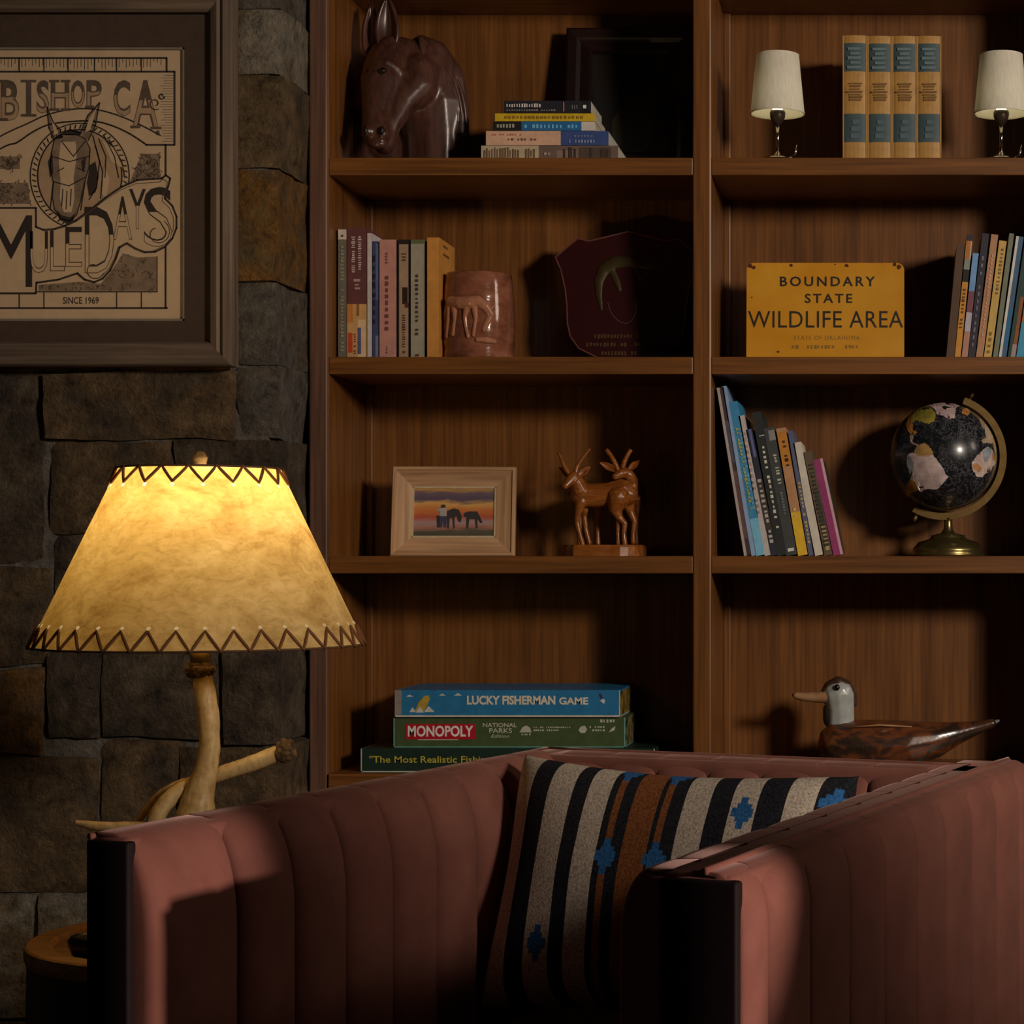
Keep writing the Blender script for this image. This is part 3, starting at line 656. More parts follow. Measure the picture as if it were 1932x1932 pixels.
# lying stack, top shelf left
d = 3.64; zs_ = Z(297, YF)
def flat(name, label, x0, x1, y0, y1, cov, dep, **kw):
    kz = (Z(190, d) - zs_) / (297 - 190); w = (y1 - y0) * kz; h = (x1 - x0) * S(d)
    zb = zs_ + (297 - y1) * kz
    return book(name, label, (X(x0, d), d, zb + w - .0002), w - .0003, h, dep, cov, rot=(0, math.pi / 2, 0), **kw)
flat('lying_book', 'bottom book of the lying stack, cream and mottled brown spine', 908, 1166, 268.5, 297, (122, 100, 90), .155, hard=False, bands=[(0, .42, (206, 184, 150)), (.55, .7, (150, 120, 110), .3, .8), (.72, .95, (90, 72, 62), .1, .9)], titles=[(.02, .4, .1, .9, (130, 100, 80), 20), (.46, .52, .4, .6, (190, 170, 160), 2), (.6, .95, .1, .9, (70, 56, 50), 9)])
flat('lying_book', 'fourth book down in the lying stack, pinkish cream and royal blue spine', 917, 1148, 243, 268, (56, 78, 140), .15, hard=False, bands=[(0, .61, (222, 178, 152))], titles=[(.05, .3, .2, .32, (190, 110, 96), 12), (.18, .42, .52, .68, (110, 70, 62), 9), (.68, .9, .6, .85, (150, 160, 200), 9), (.72, .88, .3, .42, (120, 132, 180), 6)])
flat('lying_book', 'middle book of the lying stack, black and bright blue spine', 930, 1122, 226.5, 242.5, (214, 206, 200), .135, hard=False, bands=[(0, .28, (26, 26, 26)), (.28, .87, (38, 108, 168))], titles=[(.04, .22, .25, .7, (170, 166, 156), 6), (.31, .85, .3, .75, (120, 190, 236), 14)])
flat('lying_book', 'yellow spined book second from the top of the lying stack', 934, 1122, 212, 226, (216, 180, 34), .13, hard=False, titles=[(.1, .9, .3, .7, (160, 120, 20), 20)])
flat('lying_book', 'topmost book of the lying stack, navy black with white title', 951, 1115, 190, 211.5, (34, 32, 44), .13, hard=False, bands=[(.9, .98, (16, 14, 16))], titles=[(.03, .46, .22, .55, (230, 224, 220), 15), (.03, .6, .72, .84, (170, 164, 164), 20), (.68, .7, .1, .9, (190, 120, 120), 1), (.78, .86, .3, .7, (120, 116, 116), 3), (.91, .97, .35, .65, (230, 230, 226), 1)])

# ------------------------------------------------------------------ small shelf lamps
def small_lamp(cx, label):
    d = 3.648; o = Vector((X(cx, d), d, Z(297, YF))); s = S(d); base = 307
    t = thing('small_table_lamp', label, 'lamp', o, group='pair of small white-shaded lamps')
    zz = lambda y: (base - y) * s
    MB().lathe([(.001, 0), (30 * s, 0), (31 * s, .003), (28 * s, .007), (12 * s, .011), (6 * s, .016), (4.2 * s, .02)], 32).build('base', M['chrome'], t, smooth=True)
    MB().lathe([(3.6 * s, .015), (3.6 * s, zz(228))], 16).build('stem', M['chrome'], t, smooth=True)
    MB().lathe([(3.8 * s, zz(238)), (9 * s, zz(232)), (14 * s, zz(222)), (15 * s, zz(214)), (14 * s, zz(210))], 24).build('socket', plain((60, 46, 38), .4, .3), t, smooth=True)
    mb = MB(); mb.lathe([(51 * s, zz(215)), (40.5 * s, zz(105))], 48, cap=False)
    sh = mb.build('shade', M['linen'], t, smooth=True)
    for r, y in ((51, 214.5), (40.5, 105.5)): MB().lathe([(r * s - .001, zz(y) - .001), (r * s + .0006, zz(y) - .001), (r * s + .0006, zz(y) + .0012), (r * s - .001, zz(y) + .0012)], 48, cap=False).build('shade_rim', plain((226, 220, 204), .8), sh)
    MB().lathe([(.001, zz(211)), (9 * s, zz(208)), (15 * s, zz(190)), (14 * s, zz(176)), (7 * s, zz(166)), (.001, zz(164))], 20).build('bulb', glow('small_bulb', (1, .9, .55, 1), 3.0), t, smooth=True)
    sw = MB().tube([(22 * s, -.012, .006), (34 * s, -.016, .010), (38 * s, -.016, .028)], [.0022, .002, .0014], 8).build('switch_lever', M['chrome'], t, smooth=True)
    point('small_bulb_light', o + Vector((0, 0, zz(196))), .09, (1, .88, .5), .014)
    return t
small_lamp(1467, 'small white-shaded chrome lamp standing between the bookcase divider and four tan volumes')
small_lamp(1889, 'small white-shaded chrome lamp on the side of the four volumes away from the divider')

# ------------------------------------------------------------------ dark framed picture, top shelf
d = 3.775; o = Vector((X(1182, d), d, Z(297, YF)))
t = thing('dark_framed_picture', 'large very dark framed picture leaning at the back of the top shelf', 'picture', o, (-.16, 0, 0))
hw = 121 * S(d); hh = 296 * S(d); w = 50 * S(d)
dk = plain((38, 20, 18), .35); dk2 = plain((30, 15, 14), .35)
rail_frame(t, -hw, hw, 0, hh, [(0, .02), (0, .002), (.004, 0), (w * .4, .001), (w * .55, .006), (w * .9, .004), (w, .010), (w, .02)], dk, dk2)
MB().box(-hw + w - .004, hw - w + .004, .012, .016, w - .004, hh - w + .004).build('picture_sheet', plain((30, 20, 16), .5), t)
pc = MB().prism([(-.03, .07), (-.01, .055), (.0, .045), (.03, .05), (.045, .075), (.05, .13), (.055, .17), (.02, .165), (-.005, .15), (-.03, .11)], .0112, .0119).build('picture_foliage', plain((46, 48, 22), .6), t)
MB().prism([(-.066, .06), (-.036, .06), (-.036, .175), (-.066, .175)], .0112, .0119).build('picture_trunk', plain((12, 11, 10), .6), t)
MB().prism([(-.02, .052), (.05, .054), (.055, .075), (-.01, .07)], .0108, .0111).build('picture_water', plain((40, 38, 36), .6), t)

# ------------------------------------------------------------------ carved horse bust
d0 = 3.735; s = S(d0); o = Vector((X(770, d0), d0, Z(297, YF)))
t = thing('horse_bust', 'polished dark wood horse head carving with upright ears on the top shelf', 'sculpture', o)
t.scale = (1.02, 1, 1.035)
def q(px, py, off=0): return Vector(((px - 770) * s, off * s, (297 - py) * s))
def hc(pts, sc=(1, 1, 1)): return chain([(q(a, b, c), r * s) for a, b, c, r in pts], sc)
it = hc([(806, 268, 34, 60), (806, 220, 32, 62), (800, 165, 26, 68), (782, 118, 18, 62), (756, 92, 8, 44)], (1, .62, 1))          # neck
it += hc([(790, 60, 18, 18), (812, 82, 22, 32), (838, 124, 26, 34), (850, 175, 28, 30), (852, 222, 26, 28), (856, 246, 26, 18)], (1, .6, 1))    # mane on the near side
it += hc([(728, 84, 26, 26), (696, 124, 36, 32), (682, 175, 40, 28), (680, 232, 40, 26), (680, 276, 40, 20)], (1, .6, 1))              # mane on the far side
it += hc([(672, 287, 36, 16), (760, 284, 34, 22), (850, 286, 34, 18)], (1, 1.9, .62)) + hc([(720, 230, 40, 46), (760, 250, 40, 50)], (1, .5, 1))
it += hc([(740, 88, -2, 40), (736, 112, -18, 44), (733, 140, -40, 41), (731, 178, -64, 31), (731, 214, -82, 25), (735, 246, -92, 28)])       # skull to muzzle
it += hc([(792, 122, -12, 38), (790, 146, -22, 38), (768, 182, -48, 28), (754, 226, -74, 21), (746, 262, -84, 20)], (1, .9, 1))              # cheek and jaw
it += hc([(728, 118, -58, 9), (744, 113, -62, 10), (760, 120, -54, 9)]) + hc([(716, 126, -56, 8), (706, 120, -46, 8)]) + hc([(764, 124, -50, 8), (790, 150, -42, 9), (806, 152, -34, 8)])
it += [(q(724, 246, -116), 10 * s, (1, 1, 1.2)), (q(750, 250, -112), 10 * s, (1, 1, 1.2)), (q(740, 268, -108), 13 * s, (1.3, 1, .7))]
hb = spheres_mesh(it, .0028, 6); link('head_and_neck', hb, M['horsewood'], t, True)
def ear(pts, name='ear'):
    mb = MB()
    (b, tip, wd, cup) = pts
    ax = (tip - b); side = Vector((1, 0, 0)); fwd = Vector((0, -1, 0))
    def fn(u, v):
        p = b + ax * v; prof = math.sin(math.pi * min(1, v * .80 + .16)) ** .8 * (1 - .2 * v)
        a = (u - .5) * 2
        return p + side * (a * wd * prof) + fwd * (-(1 - a * a) * cup * prof + .004)
    mb.grid(fn, 10, 14); ob = mb.build(name, M['horsewood'], t, smooth=True)
    md = ob.modifiers.new('s', 'SOLIDIFY'); md.thickness = .005; md.offset = 0
    return ob
ear((q(738, 80, -26), q(736, -14, -18), 23 * s, 18 * s)); ear((q(704, 88, -14), q(702, -6, 0), 16 * s, 13 * s))
for px, off in ((742, -79), (712, -66)):
    MB().lathe([(.0005, -.0065), (.005, -.0045), (.0068, 0), (.005, .0045), (.0005, .0065)], 16, q(px, 131, off)).build('eye', plain((26, 16, 14), .12, 0, .8), t, smooth=True)
for px in (722, 751): MB().lathe([(.0005, -.0075), (.0035, -.005), (.0052, 0), (.0035, .005), (.0005, .0075)], 12, q(px, 246, -122)).build('nostril', plain((14, 7, 6), .5), t, smooth=True)
for k in range(8):
    f = k / 7
    pts = catmull([q(792 + 8 * f, 50 + 10 * f, 0 + 8 * f), q(800 + 32 * f, 92 - 6 * f, -6 + 18 * f), q(816 + 44 * f, 140 - 4 * f, -2 + 18 * f), q(826 + 46 * f, 190, 4 + 14 * f), q(834 + 36 * f, 244, 8 + 12 * f)], 5)
    MB().tube(pts, [(.0022 + .0034 * math.sin(math.pi * min(1, .12 + i / len(pts)))) for i in range(len(pts))], 8, True, .1, k).build('mane_lock', M['horsewood'], t, smooth=True)

# ------------------------------------------------------------------ mug
d0 = 3.70; s = S(d0); o = Vector((X(903, d0), d0, Z(673, YF)))
t = thing('pottery_mug', 'shiny brown glazed pottery mug with a raised horse, beside the ochre book', 'mug', o)
t.scale = (1, 1, 1.07)
def mugm():
    n = NT('brown_glaze'); nz = n.noise(n.coord((1, 1, 2)), 26, 5, .6)
    n.set(Base_Color=n.ramp(nz, [(.3, srgb(104, 60, 42)), (.55, srgb(142, 88, 66)), (.8, srgb(168, 116, 94))]), Roughness=.12, Coat_Weight=.6, Coat_Roughness=.05)
    n.bump(nz, .25, .002); return n.m
M['glaze'] = mugm()
H = 154 * s
MB().lathe([(.0005, 0), (60 * s, 0), (66 * s, .003), (67 * s, 8 * s), (65.5 * s, 20 * s), (67.5 * s, 30 * s), (68.5 * s, 60 * s), (67.5 * s, 96 * s), (66.2 * s, 104 * s), (66.4 * s, 110 * s), (65 * s, 118 * s), (64.6 * s, 130 * s), (63 * s, 140 * s), (62 * s, H - .002), (60.5 * s, H), (58 * s, H), (57 * s, H - .004), (60 * s, 100 * s), (60 * s, 20 * s), (.0005, 16 * s)], 56, cap=False).build('body', M['glaze'], t, smooth=True)
def onmug(px, py, lift=0):
    x = (px - 903) * s; r = 68.5 * s + lift; x = max(-r * .98, min(r * .98, x)); return Vector((x, -math.sqrt(r * r - x * x), (673 - py) * s))
it = []
glz2 = plain((176, 120, 92), .15, 0, .6)
def mc(pts): return chain([(onmug(a, b), r * 1.15 * s) for a, b, r in pts], (1, .8, 1))
it += mc([(863, 573, 9), (882, 576, 10), (902, 575, 10), (914, 573, 9)]) + mc([(914, 573, 9), (928, 582, 8), (937, 596, 6.5)]) + mc([(937, 596, 6), (932, 608, 5.4), (926, 622, 4.4)]) + mc([(936, 588, 3), (943, 580, 2)])
it += mc([(861, 576, 6.5), (858, 596, 4), (856, 616, 3), (854, 632, 3.4)]) + mc([(870, 580, 6), (871, 602, 3.4), (867, 630, 3.2)]) + mc([(896, 580, 6.5), (891, 600, 3.6), (893, 618, 3), (897, 634, 3.4)]) + mc([(908, 580, 6), (911, 604, 3.4), (907, 632, 3.2)])
it += mc([(857, 572, 3.4), (850, 588, 2.6), (850, 602, 2)]) + mc([(914, 640, 4), (930, 640, 5), (944, 642, 4)])
link('relief_horse', spheres_mesh(it, .0011, 1), glz2, t, True)
hp = catmull([(-.062, .012, .030), (-.088, .03, .05), (-.092, .034, .08), (-.06, .02, .105)], 6)
MB().tube([Vector((x * 0 + p.y * 0 + (.0 if False else p.x * 0), 0, 0)) + Vector((p.y * .2 - .02, -p.x * .98, p.z)) for p in hp], .007, 12).build('handle', M['glaze'], t, smooth=True)

# ------------------------------------------------------------------ shield plaque
d0 = 3.74; s = S(d0); o = Vector((X(1180, d0), d0, Z(673, YF)))
t = thing('shield_plaque', 'dark oxblood shield plaque with a faint gold fish emblem, leaning beside the mug', 'plaque', o, (-.14, 0, 0))
t.scale = (1, 1, 1.06)
lft = [(1180, 428), (1130, 440), (1104, 446), (1083, 441), (1041, 476), (1052, 500), (1061, 535), (1065, 565), (1067, 600), (1073, 624), (1090, 646), (1128, 664), (1180, 673)]
sh = [((x - 1180) * s, (673 - y) * s) for x, y in lft]; full = sh + [(-x, z) for x, z in sh[-2:0:-1]]
MB().prism(full, .002, .018).build('board', plain((50, 3, 6), .4, 0, .1), t, .0008)
mb = MB(); mb.ribbon([(x * .985, z * .985 + .0025) for x, z in full], .0022, .0006, .0012, True); mb.build('edge_line', plain((110, 66, 60), .4), t)
e = lambda pts: [((x - 1180) * s, (673 - y) * s) for x, y in pts]
it = chain([(Vector(((x - 1180) * s, .002, (673 - y) * s)), r * s) for x, y, r in ((1132, 572, 4), (1127, 545, 7), (1126, 520, 10), (1136, 498, 12), (1156, 486, 13), (1180, 484, 12), (1204, 488, 9), (1222, 494, 7), (1236, 490, 8))], (1, .35, 1))
it += chain([(Vector(((x - 1180) * s, .002, (673 - y) * s)), r * s) for x, y, r in ((1150, 500, 7), (1160, 520, 7), (1166, 536, 5))], (1, .35, 1)) + chain([(Vector(((x - 1180) * s, .002, (673 - y) * s)), r * s) for x, y, r in ((1196, 494, 5), (1206, 514, 6))], (1, .35, 1))
link('fish_emblem', spheres_mesh(it, .0016, 2), plain((64, 50, 20), .5, .3), t, True)
mb = MB(); mb.ribbon([(v.x, v.y) for v in catmull([Vector((a, b, 0)) for a, b in e([(1144, 560), (1152, 580), (1166, 594), (1180, 598), (1192, 590), (1198, 572), (1196, 558)])], 5)], .001, .001, .0006); mb.build('fishing_line', plain((110, 80, 84), .5), t)
gold = plain((90, 64, 30), .5, .2)
for y_, x0, x1, n in ((622, 1120, 1224, 17), (637, 1105, 1235, 20), (653, 1134, 1202, 11)):
    a, b = e([(x0, y_ + 4), (x1, y_ - 4)]); mb = ticks(MB(), a[0], b[0], a[1], b[1], .0012, n, y_, False, .7); mb.build('engraved_line', gold, t)

# ------------------------------------------------------------------ yellow sign
d0 = 3.705; s = S(d0); zc_ = Z(673, YF); o = Vector((X(1557, d0), d0, zc_))
t = thing('boundary_sign', 'yellow enamel metal boundary sign with black lettering and chipped rounded corners', 'sign', o, (-.07, 0, 0))
def rrect(x0, x1, z0, z1, r, n=6):
    out = []
    for cx_, cz_, a0 in ((x1 - r, z0 + r, -90), (x1 - r, z1 - r, 0), (x0 + r, z1 - r, 90), (x0 + r, z0 + r, 180)):
        for k in range(n + 1):
            a = math.radians(a0 + 90 * k / n); out.append((cx_ + r * math.cos(a), cz_ + r * math.sin(a)))
    return out
def signm():
    n = NT('yellow_enamel'); v = n.coord(); n1 = n.noise(v, 30, 6, .7); n2 = n.noise(v, 9, 3)
    c = n.ramp(n2, [(.35, srgb(214, 146, 26)), (.65, srgb(226, 164, 48))])
    rust = n.ramp(n1, [(.70, (0, 0, 0, 1)), (.76, (1, 1, 1, 1))])
    n.set(Base_Color=n.mix(rust, c, srgb(110, 56, 26)), Roughness=.38); return n.m
hw = 149 * s; hh = 190 * s
pl = MB().prism(rrect(-hw, hw, 0, hh, .013), 0, .0012).build('plate', signm(), t)
e2 = lambda x, y: ((x - 1557) * s, (684 - y) * s)
blk = plain((40, 32, 26), .5)
for body, x0, x1, y0, y1, bo_, sp in (('BOUNDARY', 1471, 1651, 520, 539, .02, 1.35), ('STATE', 1518, 1608, 553, 571, .02, 1.3), ('WILDLIFE AREA', 1411, 1704, 586, 618, .0, 1.05)):
    a = e2(x0, y1); b = e2(x1, y0); lettering(body, a[0], b[0], a[1], b[1], -.0004, blk, t, bo_, spacing=sp)
fd = plain((150, 110, 40), .5)
a = e2(1498, 641); b = e2(1622, 633); lettering('STATE OF OKLAHOMA', a[0], b[0], a[1], b[1], -.0004, fd, t, .0, 'faded_lettering', spacing=1.2)
mb = MB()
for x0, x1, n in ((1494, 1508, 2), (1523, 1576, 8), (1588, 1622, 5)):
    a = e2(x0, 658); b = e2(x1, 651); ticks(mb, a[0], b[0], a[1], b[1], -.0004, n, x0, False, .75)
mb.build('faded_lettering', fd, t)
for x, y, r in ((1415, 500, 5), (1421, 503, 4), (1492, 499, 3.4), (1597, 499, 4), (1688, 497, 4), (1696, 502, 5), (1468, 664, 2.6), (1575, 497, 1.8), (1418, 560, 1.6)):
    a = e2(x, y); MB().prism([(a[0] + r * s * rng.uniform(.7, 1.2) * math.cos(k * .9), a[1] + r * s * rng.uniform(.6, 1.1) * math.sin(k * .9)) for k in range(7)], -.0003, .0001).build('rust_chip', plain((84, 40, 26), .9), pl)

# ------------------------------------------------------------------ pale photo frame
d0 = 3.72; s = S(d0); zt = Z(1049, YF); o = Vector((X(853, d0), d0, zt))
t = thing('photo_frame', 'pale wood photo frame with a sunset picture of a rider and horses', 'picture', o, (-.17, 0, math.radians(4)))
hw = 116 * s; hh = 173 * s; w = 37 * s
rail_frame(t, -hw, hw, 0, hh, [(0, .018), (0, .002), (.0015, 0), (6 * s, 0), (8 * s, .003), (w, .009), (w, .018)], M['pine'], M['pine_v'])
cr = plain((206, 186, 150), .6); f0 = hw - w
mb = MB(); g = .0034
for qd in ((-f0, -f0 + g, w, hh - w), (f0 - g, f0, w, hh - w), (-f0, f0, w, w + g), (-f0, f0, hh - w - g, hh - w)): mb.box(qd[0], qd[1], .0095, .0125, qd[2], qd[3])
mb.build('inner_fillet', cr, t)
def sunset():
    n = NT('sunset_print'); v = n.coord((6, 1, 30)); nz = n.noise(v, 3, 4, .6, .5)
    tc = n.n('TexCoord'); sp = n.n('SeparateXYZ'); n.l(tc.outputs['Object'], sp.inputs[0])
    mr = n.n('MapRange'); n.l(sp.outputs[2], mr.inputs[0]); mr.inputs[1].default_value = w; mr.inputs[2].default_value = hh - w
    ad = n.n('Math', operation='MULTIPLY_ADD'); n.l(nz, ad.inputs[0]); ad.inputs[1].default_value = .22; n.l(mr.outputs[0], ad.inputs[2])
    sb = n.n('Math', operation='SUBTRACT'); n.l(ad.outputs[0], sb.inputs[0]); sb.inputs[1].default_value = .11
    c = n.ramp(sb.outputs[0], [(.0, srgb(78, 76, 60)), (.13, srgb(96, 92, 78)), (.2, srgb(176, 120, 104)), (.3, srgb(176, 150, 148)), (.4, srgb(190, 92, 70)), (.55, srgb(214, 130, 70)), (.66, srgb(226, 176, 104)), (.74, srgb(96, 82, 104)), (.88, srgb(120, 100, 110)), (.97, srgb(210, 160, 84))])
    n.set(Base_Color=c, Roughness=.35); return n.m
pr = MB().box(-f0 + g, f0 - g, .0118, .0126, w + g, hh - w - g).build('photograph', sunset(), t)
e3 = lambda pts: [((x - 853) * s, (1045 - y) * s) for x, y in pts]
dkp = plain((58, 54, 58), .5); mb = MB()
for poly in ([(820, 965), (828, 965), (830, 988), (822, 988)], [(840, 956), (852, 951), (862, 954), (868, 966), (866, 978), (861, 976), (858, 966), (854, 968), (855, 990), (852, 990), (850, 970), (845, 970), (844, 990), (841, 990), (840, 968)], [(872, 960), (880, 957), (896, 957), (901, 965), (907, 978), (903, 980), (897, 971), (898, 990), (895, 990), (892, 972), (882, 972), (880, 990), (877, 990), (876, 968), (871, 968)]): mb.prism(e3(poly), .0112, .0117)
mb.build('printed_horses', dkp, pr)
mb = MB(); mb.prism(e3([(827, 950), (838, 950), (839, 966), (826, 966)]), .0112, .0117); mb.prism(e3([(820, 952), (828, 952), (828, 956), (820, 956)]), .0111, .0117); mb.build('printed_shirt', plain((176, 176, 176), .5), pr)
MB().prism(e3([(829, 944), (836, 944), (837, 950), (828, 950)]), .011, .0117).build('printed_hat', plain((60, 50, 44), .5), pr)
MB().prism(e3([(826, 966), (840, 966), (839, 988), (834, 988), (833, 972), (831, 988), (826, 988)]), .011, .0117).build('printed_trousers', plain((70, 66, 92), .5), pr)
MB().prism([(-.012, .016), (.012, .016), (.02, .05), (.004, .06), (-.004, .06)], .018, .020).build('easel_back', plain((60, 44, 34), .8), t)

# ------------------------------------------------------------------ deer carving
d0 = 3.715; s = S(d0); zt = Z(1049, YF); o = Vector((X(1138, d0), d0, zt))
t = thing('deer_carving', 'carved tan wooden pair of antlered deer on an oval plinth', 'figurine', o)
YO = 1046
def q(px, py, off=0): return Vector(((px - 1138) * s, off * s, (YO - py) * s))
def ch(pts, sc=(1, 1, 1)): return chain([(q(*p[:3]), p[3] * s) for p in pts], sc)
it = ch([(1098, 931, 0, 23), (1120, 932, 2, 23), (1145, 930, 4, 23), (1172, 926, 6, 26), (1183, 930, 6, 21)], (1, .8, 1))
it += ch([(1096, 924, -3, 18), (1090, 908, -10, 14)]) + ch([(1084, 899, -12, 12.5), (1078, 906, -20, 9.5), (1071, 915, -28, 6)])
it += ch([(1098, 944, -8, 11), (1092, 968, -10, 6.4), (1090, 982, -10, 5.2), (1095, 1004, -10, 4.6), (1101, 1024, -11, 5)]) + ch([(1102, 944, 12, 10), (1100, 970, 14, 5.6), (1103, 995, 14, 4.6), (1110, 1022, 13, 5)])
it += ch([(1168, 936, -6, 22), (1162, 957, -9, 13), (1170, 974, -10, 7), (1180, 985, -10, 5.6), (1178, 1004, -10, 5), (1180, 1023, -11, 5.4)]) + ch([(1180, 934, 16, 18), (1186, 960, 17, 8.5), (1195, 981, 17, 5.6), (1192, 1003, 17, 4.6), (1192, 1020, 17, 5)])
it += [(q(1194, 915, 8), 7 * s, (1, 1, 1.6))]
db = link('deer_body', spheres_mesh(it, .0012, 2), M['deerwood'], t, True)
for pts in ([(1078, 895, -12), (1068, 880, -12), (1062, 866, -11), (1055, 850, -10)], [(1087, 894, -10), (1090, 878, -8), (1100, 862, -6), (1114, 843, -4)]):
    MB().tube(catmull([q(*p) for p in pts], 4), [5 * s * (1 - .55 * k / 12) for k in range(13)], 8).build('antler', M['deerwood'], db, smooth=True)
def dear(c, tip, wd, par):
    ax = tip - c
    def fn(u, v): a = (u - .5) * 2; pf_ = math.sin(math.pi * min(1, v * .9 + .08)) ; return c + ax * v + ax.orthogonal().normalized() * 0 + Vector((-ax.z, 0, ax.x)).normalized() * (a * wd * pf_) + Vector((0, (1 - a * a) * wd * .5 * pf_, 0))
    ob = MB().grid(fn, 6, 8).build('ear', M['deerwood'], par, smooth=True); md = ob.modifiers.new('s', 'SOLIDIFY'); md.thickness = .0015
dear(q(1076, 898, -8), q(1054, 878, -4), 6 * s, db); dear(q(1090, 898, -6), q(1114, 876, 0), 7 * s, db)
it = ch([(1100, 934, 54, 20), (1140, 930, 52, 20), (1176, 926, 46, 21)], (1, .8, 1)) + ch([(1184, 920, 40, 17), (1188, 903, 32, 12.5), (1183, 892, 26, 11)]) + ch([(1178, 888, 24, 11), (1168, 890, 16, 9.5), (1159, 896, 10, 6.5)])
for lx, off in ((1086, 52), (1122, 44), (1160, 50), (1196, 40)): it += ch([(lx + 2, 938, off, 10), (lx, 972, off, 5.6), (lx - 1, 1000, off, 4.4), (lx, 1022, off, 5)])
d2 = link('deer_body', spheres_mesh(it, .0012, 2), M['deerwood'], t, True)
for pts in ([(1164, 884, 16), (1157, 868, 16), (1150, 856, 17), (1141, 844, 18)], [(1172, 880, 18), (1176, 866, 18), (1182, 854, 19), (1188, 844, 20)]):
    MB().tube(catmull([q(*p) for p in pts], 4), [5.2 * s * (1 - .25 * k / 12) for k in range(13)], 8).build('antler', M['deerwood'], d2, smooth=True)
dear(q(1164, 886, 14), q(1128, 868, 12), 7 * s, d2); dear(q(1182, 884, 20), q(1204, 864, 22), 6.5 * s, d2)
mb = MB(); n = 28; pr = []
for k in range(n):
    a = 2 * math.pi * k / n; r = 1 + .05 * math.sin(5 * a) + .03 * math.sin(11 * a + 1); pr.append((78 * s * r * math.cos(a), .012 + 44 * s * r * math.sin(a)))
vs = [(x, y, 0) for x, y in pr] + [(x, y, 17 * s) for x, y in pr] + [(x * .96, y * .96, 21 * s) for x, y in pr]
mb.add(vs, [tuple(range(n - 1, -1, -1)), tuple(range(2 * n, 3 * n))] + [(j * n + k, j * n + (k + 1) % n, (j + 1) * n + (k + 1) % n, (j + 1) * n + k) for j in range(2) for k in range(n)])
mb.build('plinth', M['deerwood'], t)

# ------------------------------------------------------------------ globe
d0 = 3.735; s = S(d0); zt = Z(1049, YF); o = Vector((X(1789, d0), d0, zt))
t = thing('desk_globe', 'black ocean desk globe on a stepped brass stand', 'globe', o)
YO = 1048
def q(px, py, off=0): return Vector(((px - 1789) * s, off * s, (YO - py) * s))
C = q(1780, 861); R = 102 * s
def ocean():
    n = NT('black_ocean'); v = n.coord(); n1 = n.noise(v, 40, 8, .7, 2.0); n2 = n.noise(v, 7, 3)
    ln = n.ramp(n1, [(.482, (0, 0, 0, 1)), (.5, (1, 1, 1, 1)), (.518, (0, 0, 0, 1))]); mk = n.ramp(n2, [(.3, (.15, .15, .15, 1)), (.6, (1, 1, 1, 1))])
    fac = n.mix(1., ln, mk, 'MULTIPLY')
    n.set(Base_Color=n.mix(fac, srgb(27, 28, 33), srgb(160, 160, 168)), Roughness=.28, Coat_Weight=.3, Coat_Roughness=.1); return n.m
bm = bmesh.new(); bmesh.ops.create_uvsphere(bm, u_segments=64, v_segments=40, radius=R, matrix=Matrix.Translation(C)); me = bpy.data.meshes.new('sphere'); bm.to_mesh(me); bm.free()
gb = link('globe_ball', me, ocean(), t, True)
def patch(pts, col, lift=1.004):
    bm = bmesh.new(); sc = .1656; jr = random.Random(len(pts) * 7 + pts[0][0]); fine = []
    for i, (x, y) in enumerate(pts):                      # ragged coast
        x2, y2 = pts[(i + 1) % len(pts)]
        for k in range(4): fine.append((x + (x2 - x) * k / 4 + (jr.uniform(-9, 9) if k else 0), y + (y2 - y) * k / 4 + (jr.uniform(-9, 9) if k else 0)))
    pts = fine
    vv = [bm.verts.new(((1670 + x * sc - 1780) * s, 0, -(730 + y * sc - 861) * s)) for x, y in pts]
    f = bm.faces.new(vv); bmesh.ops.triangulate(bm, faces=[f]); bmesh.ops.subdivide_edges(bm, edges=bm.edges[:], cuts=3, use_grid_fill=True)
    for v in bm.verts:
        r2 = v.co.x ** 2 + v.co.z ** 2; rr = R * .985
        if r2 > rr * rr: k = rr / math.sqrt(r2); v.co.x *= k; v.co.z *= k; r2 = rr * rr
        y = -math.sqrt(R * R - r2); v.co = Vector((v.co.x, y, v.co.z)) * lift + C
    me = bpy.data.meshes.new('land'); bm.to_mesh(me); bm.free(); return link('land', me, plain(col, .4, var=.3), gb, True)
patch([(470, 205), (600, 165), (740, 168), (840, 215), (800, 260), (790, 330), (770, 390), (700, 380), (640, 350), (580, 330), (560, 260), (500, 225)], (206, 178, 176))
patch([(650, 240), (700, 235), (720, 260), (670, 275)], (30, 30, 36), 1.006)
patch([(330, 300), (400, 235), (480, 218), (540, 270), (570, 340), (560, 420), (480, 445), (430, 430), (350, 400), (300, 430), (290, 380)], (160, 146, 62))
patch([(240, 420), (270, 350), (330, 300), (300, 400), (290, 450), (265, 490), (300, 530), (350, 520), (360, 550), (320, 570), (290, 550), (245, 480)], (196, 132, 60))
patch([(290, 560), (320, 590), (300, 620), (330, 660), (380, 680), (360, 700), (310, 670), (280, 620)], (176, 150, 130))
patch([(360, 700), (410, 672), (450, 668), (520, 730), (540, 790), (470, 815), (380, 805), (330, 765)], (176, 140, 84))
patch([(330, 768), (400, 805), (540, 800), (600, 880), (710, 1040), (640, 1120), (590, 1170), (480, 1170), (400, 1200), (330, 1150), (285, 1070), (320, 960), (330, 880), (265, 830), (275, 770)], (214, 190, 188))
patch([(262, 780), (300, 830), (325, 880), (318, 960), (280, 1000), (252, 920), (250, 840)], (150, 156, 160), 1.006)
patch([(285, 1062), (350, 1100), (380, 1170), (340, 1200), (290, 1210), (260, 1270), (230, 1200), (250, 1120)], (196, 146, 44), 1.006)
